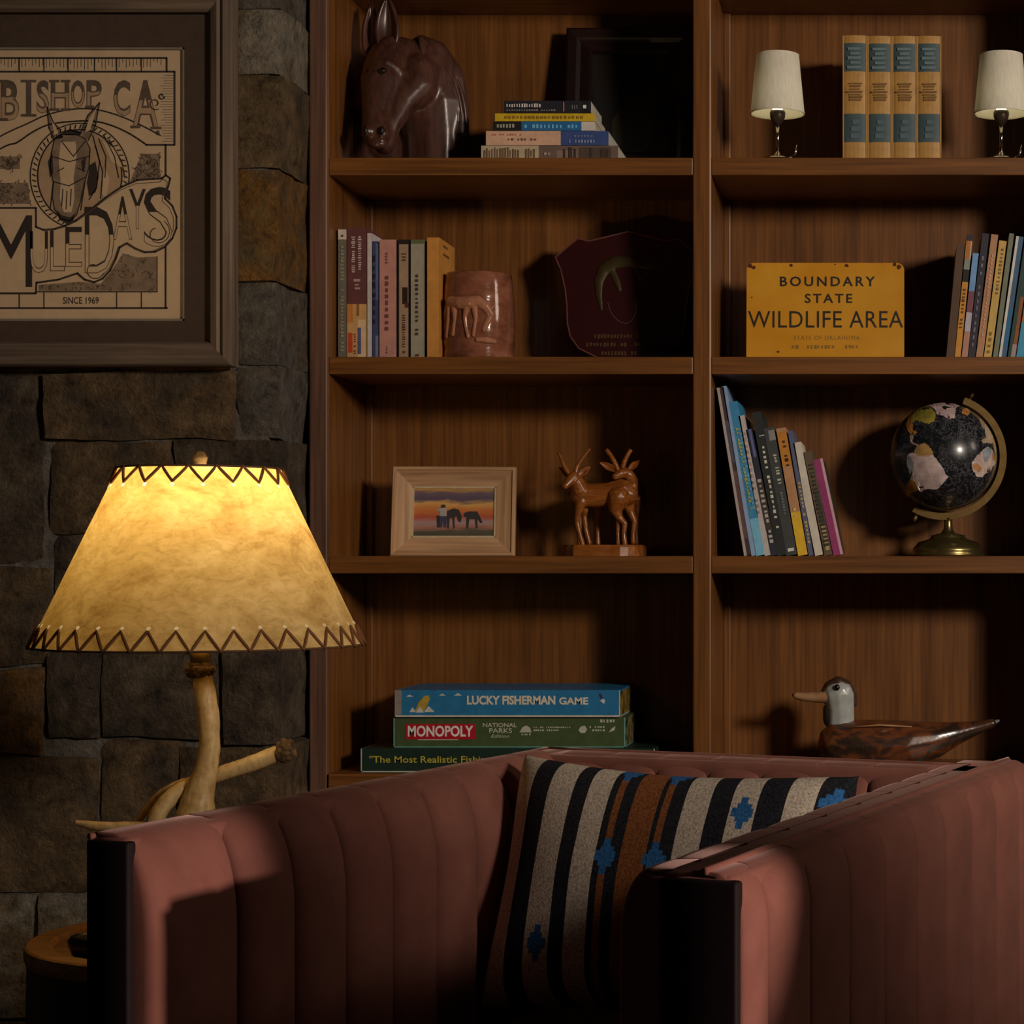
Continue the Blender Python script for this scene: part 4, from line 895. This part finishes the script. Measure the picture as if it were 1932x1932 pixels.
patch([(1090, 740), (1160, 690), (1200, 720), (1240, 800), (1240, 880), (1190, 960), (1120, 1000), (1090, 1040), (1020, 1030), (980, 960), (970, 900), (1000, 830), (1040, 790)], (214, 190, 180))
patch([(1090, 745), (1160, 695), (1195, 725), (1170, 820), (1120, 870), (1100, 820)], (158, 166, 176), 1.006)
patch([(975, 895), (1040, 890), (1080, 930), (1060, 980), (1000, 960)], (206, 140, 90), 1.006)
patch([(1205, 760), (1240, 800), (1240, 850), (1210, 840)], (206, 140, 60), 1.006)
patch([(870, 265), (930, 252), (955, 300), (925, 350), (870, 330)], (206, 140, 80))
patch([(1070, 360), (1120, 420), (1180, 500), (1220, 580), (1210, 650), (1100, 660), (1080, 620), (1130, 590), (1170, 560), (1120, 500), (1070, 420)], (186, 164, 140))
ax = (q(1828, 748) - q(1722, 978)).normalized()
perp = Vector((ax.z, 0, -ax.x))
ring = [C + (ax * math.cos(a) + perp * math.sin(a)) * 116 * s for a in [math.pi * k / 36 for k in range(-1, 38)]]
mb = MB(); vs = []
for a in [math.pi * k / 36 for k in range(-1, 38)]:
    dr = ax * math.cos(a) + perp * math.sin(a)
    for rr, yy in ((106, -.007), (119, -.007), (119, .007), (106, .007)): vs.append(C + dr * rr * s + Vector((0, yy, 0)))
m_ = len(vs) // 4
mb.add(vs, [(i * 4 + k, i * 4 + (k + 1) % 4, i * 4 + 4 + (k + 1) % 4, i * 4 + 4 + k) for i in range(m_ - 1) for k in range(4)] + [(3, 2, 1, 0), (m_ * 4 - 4, m_ * 4 - 3, m_ * 4 - 2, m_ * 4 - 1)])
mb.build('meridian_arm', M['oldbrass'], t)
for sg in (1, -1):
    a = C + ax * sg * 100 * s; b = C + ax * sg * 128 * s; c_ = C + ax * sg * 134 * s
    MB().tube([a, b], 2.2 * s, 10).build('axis_pin', M['oldbrass'], t, smooth=True); MB().tube([b - ax * sg * 6 * s, b, c_], [3.5 * s, 4.5 * s, 3 * s], 10).build('axis_nut', M['oldbrass'], t, smooth=True)
zz = lambda y: (YO - y) * s
MB().lathe([(.0005, 0), (68 * s, 0), (69 * s, 4 * s), (66 * s, 7 * s), (67 * s, 9 * s), (67 * s, 14 * s), (61 * s, 20 * s), (57 * s, 26 * s), (36 * s, 32 * s), (32 * s, 36 * s), (32 * s, 39 * s), (14 * s, 43 * s), (9 * s, 50 * s), (7.5 * s, 62 * s), (8 * s, zz(976))], 48).build('stand', plain((150, 132, 84), .3, .9, 0, .1), t, smooth=True)

# ------------------------------------------------------------------ board games
d0 = 3.63; s = S(d0); zct = .644
def game(label, x0, x1, y0, y1, dy, dep, cov, edge, side):
    z0 = zct + (1457.5 - y1) * s; z1 = zct + (1457.5 - y0) * s
    o = Vector((X((x0 + x1) / 2, d0 + dy), d0 + dy, z0)); hw = (x1 - x0) / 2 * s
    t = thing('board_game', label, 'board game', o)
    bx_ = MB().box(-hw, hw, 0, dep, 0, z1 - z0 - .0004).build('box_lid', plain(cov, .42), t, .0012)
    mb = MB(); e = .0016
    mb.box(-hw - .0002, hw + .0002, -.0003, dep, 0, e); mb.box(-hw - .0002, -hw + e, -.0003, dep, 0, z1 - z0 - .0006); mb.box(hw - e, hw + .0002, -.0003, .001, 0, z1 - z0 - .0006)
    mb.build('worn_edge', plain(edge, .7), bx_)
    MB().box(hw - .0001, hw + .0004, .004, dep - .004, .003, z1 - z0 - .003).build('side_print', side, bx_)
    f = lambda x, y: ((x - (x0 + x1) / 2) * s, (y1 - y) * s)
    return t, bx_, f
def camo_side(name, c1, c2):
    n = NT(name); nz = n.noise(n.coord(), 60, 4); n.set(Base_Color=n.ramp(nz, [(.4, srgb(*c1)), (.6, srgb(*c2))]), Roughness=.5); return n.m
def txt(f, body, x0, x1, y0, y1, col, par, bold=0., yy=-.0007, **k):
    a = f(x0, y1); b = f(x1, y0); return lettering(body, a[0], b[0], a[1], b[1], yy, plain(col, .5), par, bold, **k)
t, b_, f = game('bottom board game, wide dark green box with yellow quote lettering, half behind the armchair', 681, 1235, 1413, 1457.5, 0, .2, (28, 52, 44), (190, 200, 190), camo_side('dark_side', (20, 40, 34), (60, 80, 60)))
txt(f, '"The Most Realistic Fishing Game"', 697, 990, 1427, 1444, (196, 182, 66), b_, .01)
t, b_, f = game('middle board game, olive green property trading box with a red name plate', 742, 1180, 1355, 1412.5, .012, .2, (74, 92, 58), (110, 170, 160), camo_side('leaf_side', (40, 60, 34), (150, 130, 90)))
a = f(764, 1397); b = f(897, 1368); MB().box(a[0], b[0], -.0006, 0, a[1], b[1]).build('name_plate', plain((190, 28, 44), .4), b_)
txt(f, 'MONOPOLY', 769, 893, 1371, 1392, (240, 236, 232), b_, .03, -.0011)
txt(f, 'NATIONAL', 911, 975, 1366, 1374, (206, 206, 190), b_, .01); txt(f, 'PARKS', 923, 966, 1376, 1385, (206, 206, 190), b_, .01); txt(f, 'Edition', 926, 961, 1388, 1394, (206, 206, 190), b_, 0., shear=.3)
a = f(788, 1398.5); b = f(864, 1396.5); MB().box(a[0], b[0], -.0006, 0, a[1], b[1]).build('printed_line', plain((206, 196, 180), .5), b_)
w_ = plain((196, 198, 184), .5); mb = MB()
for x0, x1, y0, y1, n, sd in ((1007, 1078, 1373, 1376, 18, 1), (1007, 1056, 1378, 1382, 12, 2), (1113, 1143, 1372, 1376, 6, 3), (1113, 1143, 1378, 1382, 6, 4), (984, 1003, 1386, 1390, 4, 5), (1133, 1163, 1359, 1366, 5, 6)):
    a = f(x0, y1); b = f(x1, y0); ticks(mb, a[0], b[0], a[1], b[1], -.0006, n, sd, False, .7)
mb.build('small_print', w_, b_)
mb = MB()
for pol in ([(980, 1384), (986, 1374), (993, 1371), (1000, 1375), (1003, 1384)], [(1092, 1380), (1096, 1373), (1104, 1371), (1108, 1378), (1104, 1385), (1096, 1385)], [(1149, 1384), (1155, 1376), (1162, 1372), (1160, 1380)]): mb.prism([f(x, y) for x, y in pol], -.0006, 0)
mb.build('printed_emblem', w_, b_)
t, b_, f = game('top board game, sky blue fishing game box with a jumping yellow fish', 745, 1170, 1303, 1354.5, .006, .2, (44, 124, 176), (200, 196, 190), camo_side('gold_side', (60, 66, 40), (170, 130, 50)))
txt(f, 'LUCKY FISHERMAN', 881, 1048, 1314, 1331, (232, 224, 206), b_, .04); txt(f, 'GAME', 1055, 1110, 1317, 1331, (232, 224, 206), b_, .03)
a = f(745.5, 1350); b = f(757, 1304); MB().box(a[0], b[0], -.0005, 0, a[1], b[1]).build('corner_wrap', plain((150, 140, 132), .6), b_)
a = f(746, 1354); b = f(1169, 1351); MB().box(a[0], b[0], -.0009, 0, a[1], b[1]).build('box_base_edge', plain((210, 200, 188), .7), b_)
MB().prism([f(x, y) for x, y in ((776, 1343), (784, 1340), (790, 1326), (800, 1315), (808, 1313), (811, 1320), (806, 1332), (800, 1343))], -.0006, 0).build('printed_fish', plain((190, 160, 60), .5), b_)
mb = MB()
for pol in ([(772, 1345), (778, 1336), (784, 1345)], [(784, 1346), (792, 1334), (800, 1346)], [(800, 1345), (808, 1333), (820, 1345)], [(766, 1316), (772, 1312), (780, 1316)], [(828, 1314), (834, 1310), (841, 1314)], [(856, 1314), (864, 1309), (872, 1314)]): mb.prism([f(x, y) for x, y in pol], -.0009, -.0003)
mb.build('printed_splash', plain((206, 210, 206), .5), b_)
mb = MB(); mb.prism([f(x, y) for x, y in ((1132, 1324), (1138, 1320), (1142, 1322), (1140, 1330), (1136, 1326))], -.0006, 0); mb.build('printed_lure', plain((220, 216, 206), .5), b_)
MB().prism([f(x, y) for x, y in ((1130, 1311), (1134, 1309), (1138, 1318), (1134, 1320))], -.0007, 0).build('printed_lure', plain((60, 46, 90), .5), b_)

# ------------------------------------------------------------------ duck decoy
d0 = 3.71; s = S(d0); o = Vector((X(1650, d0), d0, .644))
t = thing('duck_decoy', 'painted wooden duck decoy with a pale grey head and tan bill', 'figurine', o)
YO = 1445
def q(px, py, off=0): return Vector(((px - 1650) * s, off * s, (YO - py) * s))
it = ch([(1588, 1402, 0, 47), (1610, 1403, 0, 49), (1660, 1403, 0, 49), (1710, 1402, 0, 46), (1760, 1394, 0, 35), (1800, 1382, 0, 23), (1840, 1371, 0, 14), (1872, 1362, 0, 9)], (1.0, 1.1, 1))
it += ch([(1586, 1390, 0, 32), (1588, 1368, 0, 22)])
def duckm():
    n = NT('decoy_paint'); v = n.coord((1, 1, 2.2)); n1 = n.noise(v, 12, 4, .6, .8)
    c = n.ramp(n1, [(.3, srgb(40, 32, 28)), (.44, srgb(62, 44, 34)), (.53, srgb(120, 66, 36)), (.60, srgb(90, 54, 34)), (.68, srgb(40, 42, 48))])
    n.set(Base_Color=c, Roughness=.28, Coat_Weight=.3); return n.m
dm = duckm(); bd = link('body', spheres_mesh(it, .0026, 5), dm, t, True)
grey = plain((176, 180, 178), .3, 0, .3); brn = plain((74, 52, 40), .35, 0, .2)
it = ch([(1586, 1364, 0, 27), (1586, 1338, 0, 27), (1583, 1308, 0, 31)], (1, .85, 1)) + ch([(1583, 1305, 0, 28), (1564, 1310, 0, 18)], (1, .8, 1))
hd = link('head', spheres_mesh(it, .002, 4), grey, t, True)
it = ch([(1556, 1304, 0, 9), (1566, 1291, 0, 12), (1582, 1284, 0, 14), (1598, 1290, 0, 12), (1608, 1306, 0, 9), (1611, 1326, 0, 7)], (1, 1.2, .8)); link('crown', spheres_mesh(it, .0018, 3), brn, hd, True)
it = ch([(1570, 1354, 0, 18), (1566, 1336, 0, 14)], (1, .85, 1)); link('throat', spheres_mesh(it, .0018, 3), plain((46, 44, 44), .4), hd, True)
it = ch([(1562, 1311, 0, 16), (1540, 1313, 0, 12), (1516, 1312, 0, 10), (1503, 1310, 0, 8)], (1, 1.1, .85)); bl = link('bill', spheres_mesh(it, .0014, 3), plain((178, 138, 100), .35), hd, True)
MB().lathe([(.0004, -.004), (.0032, -.0015), (.0034, .0015), (.0004, .004)], 12, q(1498, 1309, -1)).build('bill_nail', plain((20, 16, 14), .3), bl, smooth=True)
for sg in (-1, 1):
    MB().lathe([(.0004, -.006), (.004, -.004), (.0055, 0), (.004, .004), (.0004, .006)], 16, q(1580, 1293, sg * 23.5)).build('eye', plain((16, 12, 12), .08, 0, .8), hd, smooth=True)
for sg in (-1, 1):
    it = ch([(1615, 1384, sg * 30, 24), (1660, 1382, sg * 30, 24), (1705, 1374, sg * 22, 15), (1752, 1366, sg * 12, 8)], (1, .5, .8)); link('wing', spheres_mesh(it, .002, 4), dm, t, True)
    MB().tube([q(1608, 1366, sg * 40), q(1660, 1362, sg * 42), q(1720, 1366, sg * 30)], [.0012, .002, .0012], 8).build('wing_edge', plain((176, 128, 88), .4), t, smooth=True)
it = ch([(1840, 1372, 0, 9.5), (1866, 1364, 0, 8), (1884, 1357, 0, 3)], (1, .9, .9)); link('tail_tip', spheres_mesh(it, .0014, 2), plain((120, 120, 126), .35), t, True)
for sg in (-1, 1):
    it = ch([(1722, 1434, sg * 28, 8), (1748, 1408, sg * 32, 11), (1780, 1386, sg * 20, 10), (1796, 1372, sg * 10, 9)], (1, .5, 1)); link('flank_patch', spheres_mesh(it, .0016, 2), plain((54, 56, 58), .35), t, True)

# ------------------------------------------------------------------ side table and the antler lamp
DT = 2.8; s = S(DT); ZT = .511; tc = Vector((X(378, DT), DT, 0)); RT = .220
t = thing('side_table', 'round dark drum side table with a honey wood rimmed top', 'table', tc)
MB().lathe([(.001, 0), (RT - .03, 0), (RT - .02, .02), (RT - .004, .20), (RT - .002, .36), (RT - .004, ZT - .022), (.001, ZT - .022)], 64).build('drum', M['drum'], t, smooth=False)
MB().lathe([(.001, ZT - .022), (RT - .002, ZT - .022), (RT, ZT - .014), (RT - .001, ZT - .002), (RT - .004, ZT), (RT - .030, ZT), (RT - .034, ZT - .002), (RT - .036, ZT - .007), (.001, ZT - .007)], 64, cap=False).build('tray_top', M['tabletop'], t, smooth=False)
o = P(168, 1797, 2.68); o.z = ZT - .007
t2 = thing('candle_holder', 'small black round holder on the drum side table behind the armchair', 'candle holder', o)
MB().lathe([(.001, 0), (.016, 0), (.02, .004), (.025, .014), (.026, .022), (.022, .028), (.019, .028), (.019, .024), (.001, .022)], 24).build('bowl', plain((16, 13, 13), .35), t2, smooth=True)
MB().lathe([(.001, .021), (.017, .021), (.017, .026), (.001, .026)], 20).build('candle', plain((30, 24, 22), .6), t2)

lo = Vector((X(378, DT), DT, ZT - .007))
t = thing('antler_lamp', 'antler table lamp with a glowing laced parchment shade on the side table', 'lamp', lo)
YO = 1050 + (ZC - lo.z) / s
def q(px, py, off=0): return Vector(((px - 378) * s, off * s, (YO - py) * s))
# shade: conical sheet with real punched lace holes
zb, zt_ = q(0, 1217).z, q(0, 884).z; Rb, Rt = 299.5 * s, 145.5 * s
NB, NTP = 37, 19; SEG = NB * NTP                       # 703 columns so both rings of holes fall on the grid
def rad(z): return Rb + (Rt - Rb) * (z - zb) / (zt_ - zb)
hb0, hb1 = zb + .0265, zb + .0312; ht0, ht1 = zt_ - .0275, zt_ - .0225
rows = sorted(set([zb, hb0, hb1, ht0, ht1, zt_] + [hb1 + (ht0 - hb1) * k / 8 for k in range(1, 8)]))
vs = []; fs = []
for z in rows:
    for k in range(SEG):
        a = 2 * math.pi * k / SEG - math.pi / 2; vs.append((rad(z) * math.cos(a), rad(z) * math.sin(a), z))
for j in range(len(rows) - 1):
    for k in range(SEG):
        if abs(rows[j] - hb0) < 1e-9 and k % NTP in (0, 1, 2): continue
        if abs(rows[j] - ht0) < 1e-9 and k % NB in (0, 1, 2, 3, 4): continue
        fs.append((j * SEG + k, j * SEG + (k + 1) % SEG, (j + 1) * SEG + (k + 1) % SEG, (j + 1) * SEG + k))
shd = MB().add(vs, fs).build('shade', M['parchment'], t, smooth=True)
eyel = NT('white_eyelet'); tr_ = eyel.n('BsdfTranslucent'); tr_.inputs[0].default_value = (1, .97, .9, 1); eyel.l(tr_.outputs[0], eyel.out.inputs[0])
eym = None
for n_, z_, cell in ((NB, (hb0 + hb1) / 2, 1.5 / NTP), (NTP, (ht0 + ht1) / 2, 2.5 / NB)):
    for k in range(n_):
        a_ = 2 * math.pi * (k + cell) / n_ - math.pi / 2
        if eym is None: eym = MB().lathe([(.0002, 0), (.0030, .0002), (.0026, .0008), (.0002, .0011)], 8, cap=False).mesh('eyelet')
        e_ = link('eyelet', eym, eyel.m, shd); e_.location = (rad(z_) * math.cos(a_), rad(z_) * math.sin(a_), z_)
        e_.rotation_euler = Vector((math.cos(a_), math.sin(a_), .64)).to_track_quat('Z', 'Y').to_euler()
def lace(n, z_in, z_edge, off, cell):
    pts = []
    for k in range(n):
        a0 = 2 * math.pi * (k + cell) / n - math.pi / 2; a1 = 2 * math.pi * (k + cell + .5) / n - math.pi / 2
        pts.append((a0, z_in)); pts.append((a1, z_edge))
    out = []
    for i in range(len(pts)):
        (a, z), (b, zz_) = pts[i], pts[(i + 1) % len(pts)]
        if b < a: b += 2 * math.pi
        for m in range(4):
            f = m / 4; aa = a + (b - a) * f; z2 = z + (zz_ - z) * f; r = rad(z2) + off; out.append(Vector((r * math.cos(aa), r * math.sin(aa), z2)))
    out.append(out[0]); return out
MB().tube(lace(NB, hb0 - .001, zb - .0005, .0018, 1.5 / NTP), .0021, 6, False).build('lacing', M['cord'], shd, smooth=True)
MB().tube(lace(NTP, ht1 + .0015, zt_ + .0005, .0018, 2.5 / NB), .0021, 6, False).build('lacing', M['cord'], shd, smooth=True)
for z, r in ((zb, Rb), (zt_, Rt)): MB().tube([Vector((r * math.cos(2 * math.pi * k / 72), r * math.sin(2 * math.pi * k / 72), z)) for k in range(73)], .0016, 6, False).build('shade_wire', plain((90, 60, 34), .7), shd, smooth=True)
MB().tube([q(378, 1275), q(378, 1050)], .005, 12).build('rod', M['brass'], t, smooth=True)
MB().lathe([(17 * s, q(0, 1256).z), (18 * s, q(0, 1253).z), (18 * s, q(0, 1226).z), (15 * s, q(0, 1218).z), (13 * s, q(0, 1150).z), (.001, q(0, 1148).z)], 24).build('socket', M['brass'], t, smooth=True)
MB().tube([q(378, 900), q(378, 884)], .004, 10).build('finial_stem', M['brass'], t, smooth=True)
for sg in (-1, 1): MB().tube(catmull([q(378, 1150), q(378 + sg * 46, 1100), q(378 + sg * 50, 1000), q(378 + sg * 30, 920), q(378, 893)], 6), .0018, 8).build('harp', M['brass'], t, smooth=True)
for k in range(3):
    a = 2 * math.pi * k / 3 + .4; MB().tube([q(378, 893), Vector((Rt * math.cos(a), Rt * math.sin(a), zt_))], .0013, 6).build('spider_arm', M['brass'], shd)
MB().tube([q(378, 886), q(378, 880), q(377, 874), q(377, 866), q(374, 858), q(370, 852)], [9 * s, 13 * s, 12 * s, 14 * s, 12 * s, 6 * s], 14, True, .15).build('finial', M['burr'], t, smooth=True)
bulb = MB().lathe([(.001, 0), (.012, .002), (.014, .02), (.028, .05), (.030, .065), (.022, .085), (.001, .094)], 24, q(378, 1148)); bulb.build('bulb', glow('bulb_glow', (1, .76, .40, 1), 3.0), t, smooth=True)
point('antler_lamp_light', lo + q(400, 948, -8), 2.5, (1, .76, .40), .022)
def antl(name, pts, k=7, lump=.06, n=14, m='antler', seed=0):
    c = catmull([q(*p[:3]) for p in pts], k); r = catmull([Vector((p[3] * s, 0, 0)) for p in pts], k)
    return MB().tube(c, [max(.001, v.x) for v in r], n, True, lump, seed).build(name, M[m], t, smooth=True)
def burr(cx_, cy_, off, axis, rr, name):
    c0 = q(cx_, cy_, off); a1 = axis.orthogonal().normalized(); a2 = axis.cross(a1); br = random.Random(int(cx_)); it = []
    for ring, r_, n_ in ((-.004, rr * .8, 11), (.002, rr, 14), (.008, rr * .78, 11)):
        for k in range(n_):
            an = 2 * math.pi * k / n_ + br.uniform(-.1, .1); it.append((c0 + axis * ring + (a1 * math.cos(an) + a2 * math.sin(an)) * r_ * br.uniform(.9, 1.1), br.uniform(.0036, .0056), (1, 1, 1)))
    it.append((c0, rr * .9, (1, 1, 1))); link(name, spheres_mesh(it, .0012, 1), M['burr'], t, True)
burr(377, 1266, 0, Vector((0, 0, 1)), 23 * s, 'burr_crown'); burr(526, 1420, 40, Vector((.93, .1, .33)).normalized(), 17 * s, 'burr_crown')
antl('burr', [(376, 1254, 0, 20), (376, 1258, 0, 25), (377, 1266, 0, 26), (378, 1274, 0, 20)], 5, .35, 18, 'burr')
antl('antler_stem', [(378, 1268, 0, 17), (386, 1300, 0, 19), (392, 1340, 0, 19.5), (395, 1380, 0, 19), (394, 1420, 0, 20), (388, 1455, 0, 22), (378, 1490, 0, 27), (372, 1520, 0, 33), (366, 1560, 0, 38), (352, 1640, 4, 34), (340, 1720, 8, 28), (330, YO - 18, 10, 20)], 7, .07)
antl('antler_branch', [(527, 1420, 40, 17), (500, 1430, 38, 16), (470, 1442, 34, 16), (430, 1455, 30, 15), (385, 1470, 22, 15), (345, 1488, 6, 16), (318, 1512, -10, 16), (300, 1545, -20, 16), (288, 1600, -26, 15), (280, 1690, -30, 14), (276, YO - 8, -32, 9)], 7, .06, 14, 'antler', 3)
antl('branch_burr', [(536, 1416, 41, 12), (531, 1418, 41, 19), (522, 1422, 40, 20), (512, 1426, 39, 17)], 5, .35, 16, 'burr')
antl('antler_tine', [(154, 1548, -30, 4.5), (180, 1553, -28, 8), (215, 1557, -24, 9.5), (255, 1558, -20, 11), (300, 1562, -14, 12)], 6, .05, 12)
antl('antler_tine', [(250, 1556, 20, 5), (272, 1528, 22, 8), (300, 1500, 20, 10), (345, 1480, 14, 12)], 6, .05, 12)
antl('antler_tine', [(336, 1545, 0, 8), (352, 1520, 0, 12), (372, 1490, 0, 17)], 6, .05, 12)
antl('antler_foot', [(376, 1540, 10, 22), (430, 1620, 30, 20), (490, 1700, 60, 16), (520, YO - 8, 80, 9)], 6, .06, 12)
antl('antler_foot', [(366, 1560, 10, 22), (360, 1640, 60, 18), (355, 1720, 110, 13), (352, YO - 7, 140, 8)], 6, .06, 12)

# ------------------------------------------------------------------ armchair
ZTOP, LA, WA = .753, .957, .706
A0 = Vector((-.785, 2.007)); ua = Vector((math.sin(math.radians(17.5)), math.cos(math.radians(17.5)))); vb = Vector((math.cos(math.radians(22)), -math.sin(math.radians(22))))
ctr = A0 + ua * LA / 2 + vb * WA / 2
ac = thing('armchair', 'mauve brown velvet armchair with vertical channel tufting and level arms', 'armchair', (ctr.x, ctr.y, 0))
def Q(u, v, z): p = A0 + ua * u + vb * v - ctr; return Vector((p.x, p.y, z))
def slab(name, u0, u1, v0, v1, z0, z1, m, bev=.012, seg=3):
    vs = [Q(u, v, z) for z in (z0, z1) for u, v in ((u0, v0), (u0, v1), (u1, v1), (u1, v0))]
    return MB().add(vs, [(3, 2, 1, 0), (4, 5, 6, 7), (0, 1, 5, 4), (1, 2, 6, 5), (2, 3, 7, 6), (3, 0, 4, 7)]).build(name, m, ac, bev, True, seg)
V = M['velvet']
slab('arm', 0, LA, 0, .050, .10, ZTOP - .002, V, .010)
slab('arm', 0, LA + .07, WA - .108, WA - .012, .10, ZTOP - .002, V, .010)
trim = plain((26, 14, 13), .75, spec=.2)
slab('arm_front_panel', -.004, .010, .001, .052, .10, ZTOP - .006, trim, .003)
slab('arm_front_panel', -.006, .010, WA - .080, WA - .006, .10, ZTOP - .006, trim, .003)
slab('back', LA - .085, LA, .03, WA - .03, .10, ZTOP - .002, V, .012)
slab('base', .03, LA - .05, .05, WA - .07, .10, .30, V, .01)
slab('seat_cushion', .0, LA - .12, .085, WA - .150, .30, .44, V, .035, 4)
for u, v in ((.05, .05), (.05, WA - .06), (LA - .06, .05), (LA - .06, WA - .06)):
    p = Q(u, v, 0); MB().lathe([(.012, 0), (.020, .10)], 16, p).build('leg', M['drum'], ac, smooth=True)
def pad(name, w0, w1, place, z_lo, roll_h=.105, roll_w=.040, amp=.025, top=.004):
    """one stitched channel: w0..w1 along the panel; place(w, off, z) -> local point; off = distance out of the panel core"""
    prof = []                                   # (off, z, normal off, normal z)
    for k in range(9): prof.append((roll_w, z_lo + (ZTOP - roll_h - z_lo) * k / 8, 1, 0))
    for k in range(1, 11):
        a = math.pi / 2 * k / 10; prof.append((roll_w * math.cos(a), ZTOP - roll_h + roll_h * math.sin(a), math.cos(a), math.sin(a) * .16))
    prof.append((-.02, ZTOP + .001, 0, .1))
    n = len(prof) - 1; us = [0, 0, .015, .04, .08, .13, .2, .3, .4, .5, .6, .7, .8, .87, .92, .96, .985, 1, 1]; m = len(us) - 1
    def fn(u, v):
        i = int(round(u * m)); u = us[i]; o_, z, no, nz = prof[int(round(v * n))]; a = abs(2 * u - 1)
        bl = amp * max(0, 1 - a ** 2.4) ** .5; fade = 1 if v < .96 else .3
        sink = .02 if i in (0, m) else 0
        return place(w0 + .0008 + (w1 - w0 - .0016) * u, o_ + no * (bl - .004) - sink * no, z + nz * (bl - .004) * fade - sink * nz)
    return MB().grid(fn, m, n).build(name, V, ac, smooth=True)
seams = [.004, .145, .243, .340, .437, .535, .632, .728, .822, LA - .06]
for a, b in zip(seams, seams[1:]): pad('channel_pad', a, b, lambda w_, o_, z: Q(w_, .028 + o_, z), .36)
so = [.002, .064, .173, .285, .395, .505, .615, .725, .835, .945, LA + .068]
for a, b in zip(so, so[1:]):
    pad('channel_pad', a, b, lambda w_, o_, z: Q(w_, WA - .030 + o_, z), .10, .05, .026, .010)
    if a < .95: pad('channel_pad', a, min(b, LA - .01), lambda w_, o_, z: Q(w_, WA - .090 - o_, z), .36, .06, .030, .012)
nb = 7; b0, b1 = .06, WA - .11
for k in range(nb): pad('channel_pad', b0 + (b1 - b0) * k / nb, b0 + (b1 - b0) * (k + 1) / nb, lambda w_, o_, z: Q(LA - .060 - o_, w_, z), .36, .085, .040, .012)
# piping along the tops
for pts in ([Q(0, .003, ZTOP - .003), Q(LA, .003, ZTOP - .003)], [Q(.0, WA - .038, ZTOP + .001), Q(LA + .06, WA - .038, ZTOP + .001)], [Q(LA - .003, .0, ZTOP - .003), Q(LA - .003, WA - .06, ZTOP - .003)]):
    MB().tube([pts[0].lerp(pts[1], k / 8) for k in range(9)], .0035, 8).build('piping', V, ac, smooth=True)

# ------------------------------------------------------------------ striped cushion
B = Vector((-.500, 2.60, .443)); EU = Vector((vb.x, vb.y, -.02)).normalized() * .47; EV = Vector((.03, .135, .300)); EN = EU.cross(EV).normalized()      # EN faces the room
cu = B + EU * .5
t = None
pal = {'c': (198, 182, 166), 'n': (26, 26, 34), 'b': (134, 78, 40), 'u': (44, 100, 158)}
def weave(name, col):
    n = NT(name); v = n.coord((1, 1, 1)); nz = n.noise(v, 330, 3, .7); n2 = n.noise(v, 30, 3)
    base = srgb(*col); hi = tuple(min(1, c * 1.25 + .012) for c in base[:3]) + (1,); lo_ = tuple(c * .62 for c in base[:3]) + (1,)
    n.set(Base_Color=n.ramp(nz, [(.35, lo_), (.6, hi)]), Roughness=.92, Specular_IOR_Level=.15); n.bump(nz, .5, .002); return n.m
mats = [weave('wool_cream', pal['c']), weave('wool_navy', pal['n']), weave('wool_rust', pal['b']), weave('wool_blue', pal['u'])]
STR = [(.05, 0), (.12, 1), (.20, 0), (.255, 1), (.325, 0), (.345, 1), (.366, 2), (.40, 1), (.475, 2), (.495, 1), (.516, 2), (.555, 1), (.635, 0), (.70, 1), (.775, 0), (.85, 1), (.93, 0), (1.01, 1)]
CR = [(.162, .22), (.738, .78), (.356, .97), (.356, .56), (.506, .97), (.506, .56), (.972, .86), (.972, .3)]
NU, NV = 150, 100
def pat(u, v):
    u = (u - .055) / .945
    for cx_, cz_ in CR:
        a = abs(u - cx_) / .0105; b = abs(v - cz_) / .0175
        if (a < 1 and b < 4.2) or (a < 3.1 and b < 1.2) or (a < 2 and b < 2.2): return 3
    for e_, m_ in STR:
        if u < e_: return m_
    return 1
def cush(u, v, side):
    a, b = 2 * u - 1, 2 * v - 1
    x = a * (1 - .055 * (1 - b * b) * a * a); y = b * (1 - .12 * (1 - a * a) * b * b)
    th = .075 * (max(0, (1 - a ** 4)) ** .5) * (max(0, (1 - b ** 4)) ** .5) * (1 + .12 * mnoise.noise(Vector((u * 3, v * 3, side))))
    sag = -.012 * (1 - b * b)
    return B + EU * (x * .5 + .5) + EV * (y * .5 + .5) + EN * (side * th + .05) + Vector((0, 0, .0)) - cu
vs = []; fs = []; mi = []
for sd in (1, -1):
    base = len(vs)
    for j in range(NV + 1):
        for i in range(NU + 1): vs.append(cush(i / NU, j / NV, sd))
    for j in range(NV):
        for i in range(NU):
            k = base + j * (NU + 1) + i; f_ = (k, k + 1, k + NU + 2, k + NU + 1)
            fs.append(f_ if sd > 0 else f_[::-1]); mi.append(pat((i + .5) / NU, (j + .5) / NV))
me = bpy.data.meshes.new('cushion'); me.from_pydata([tuple(v) for v in vs], [], fs); me.update()
for m_ in mats: me.materials.append(m_)
for p_, k in zip(me.polygons, mi): p_.material_index = k; p_.use_smooth = True
bm = bmesh.new(); bm.from_mesh(me); bmesh.ops.remove_doubles(bm, verts=bm.verts[:], dist=.0002); bm.to_mesh(me); bm.free()
pc = bpy.data.objects.new('throw_pillow', me); COL.objects.link(pc); pc.location = cu
tag(pc, 'woven throw pillow striped cream, navy and rust with blue crosses, in the armchair', 'pillow')
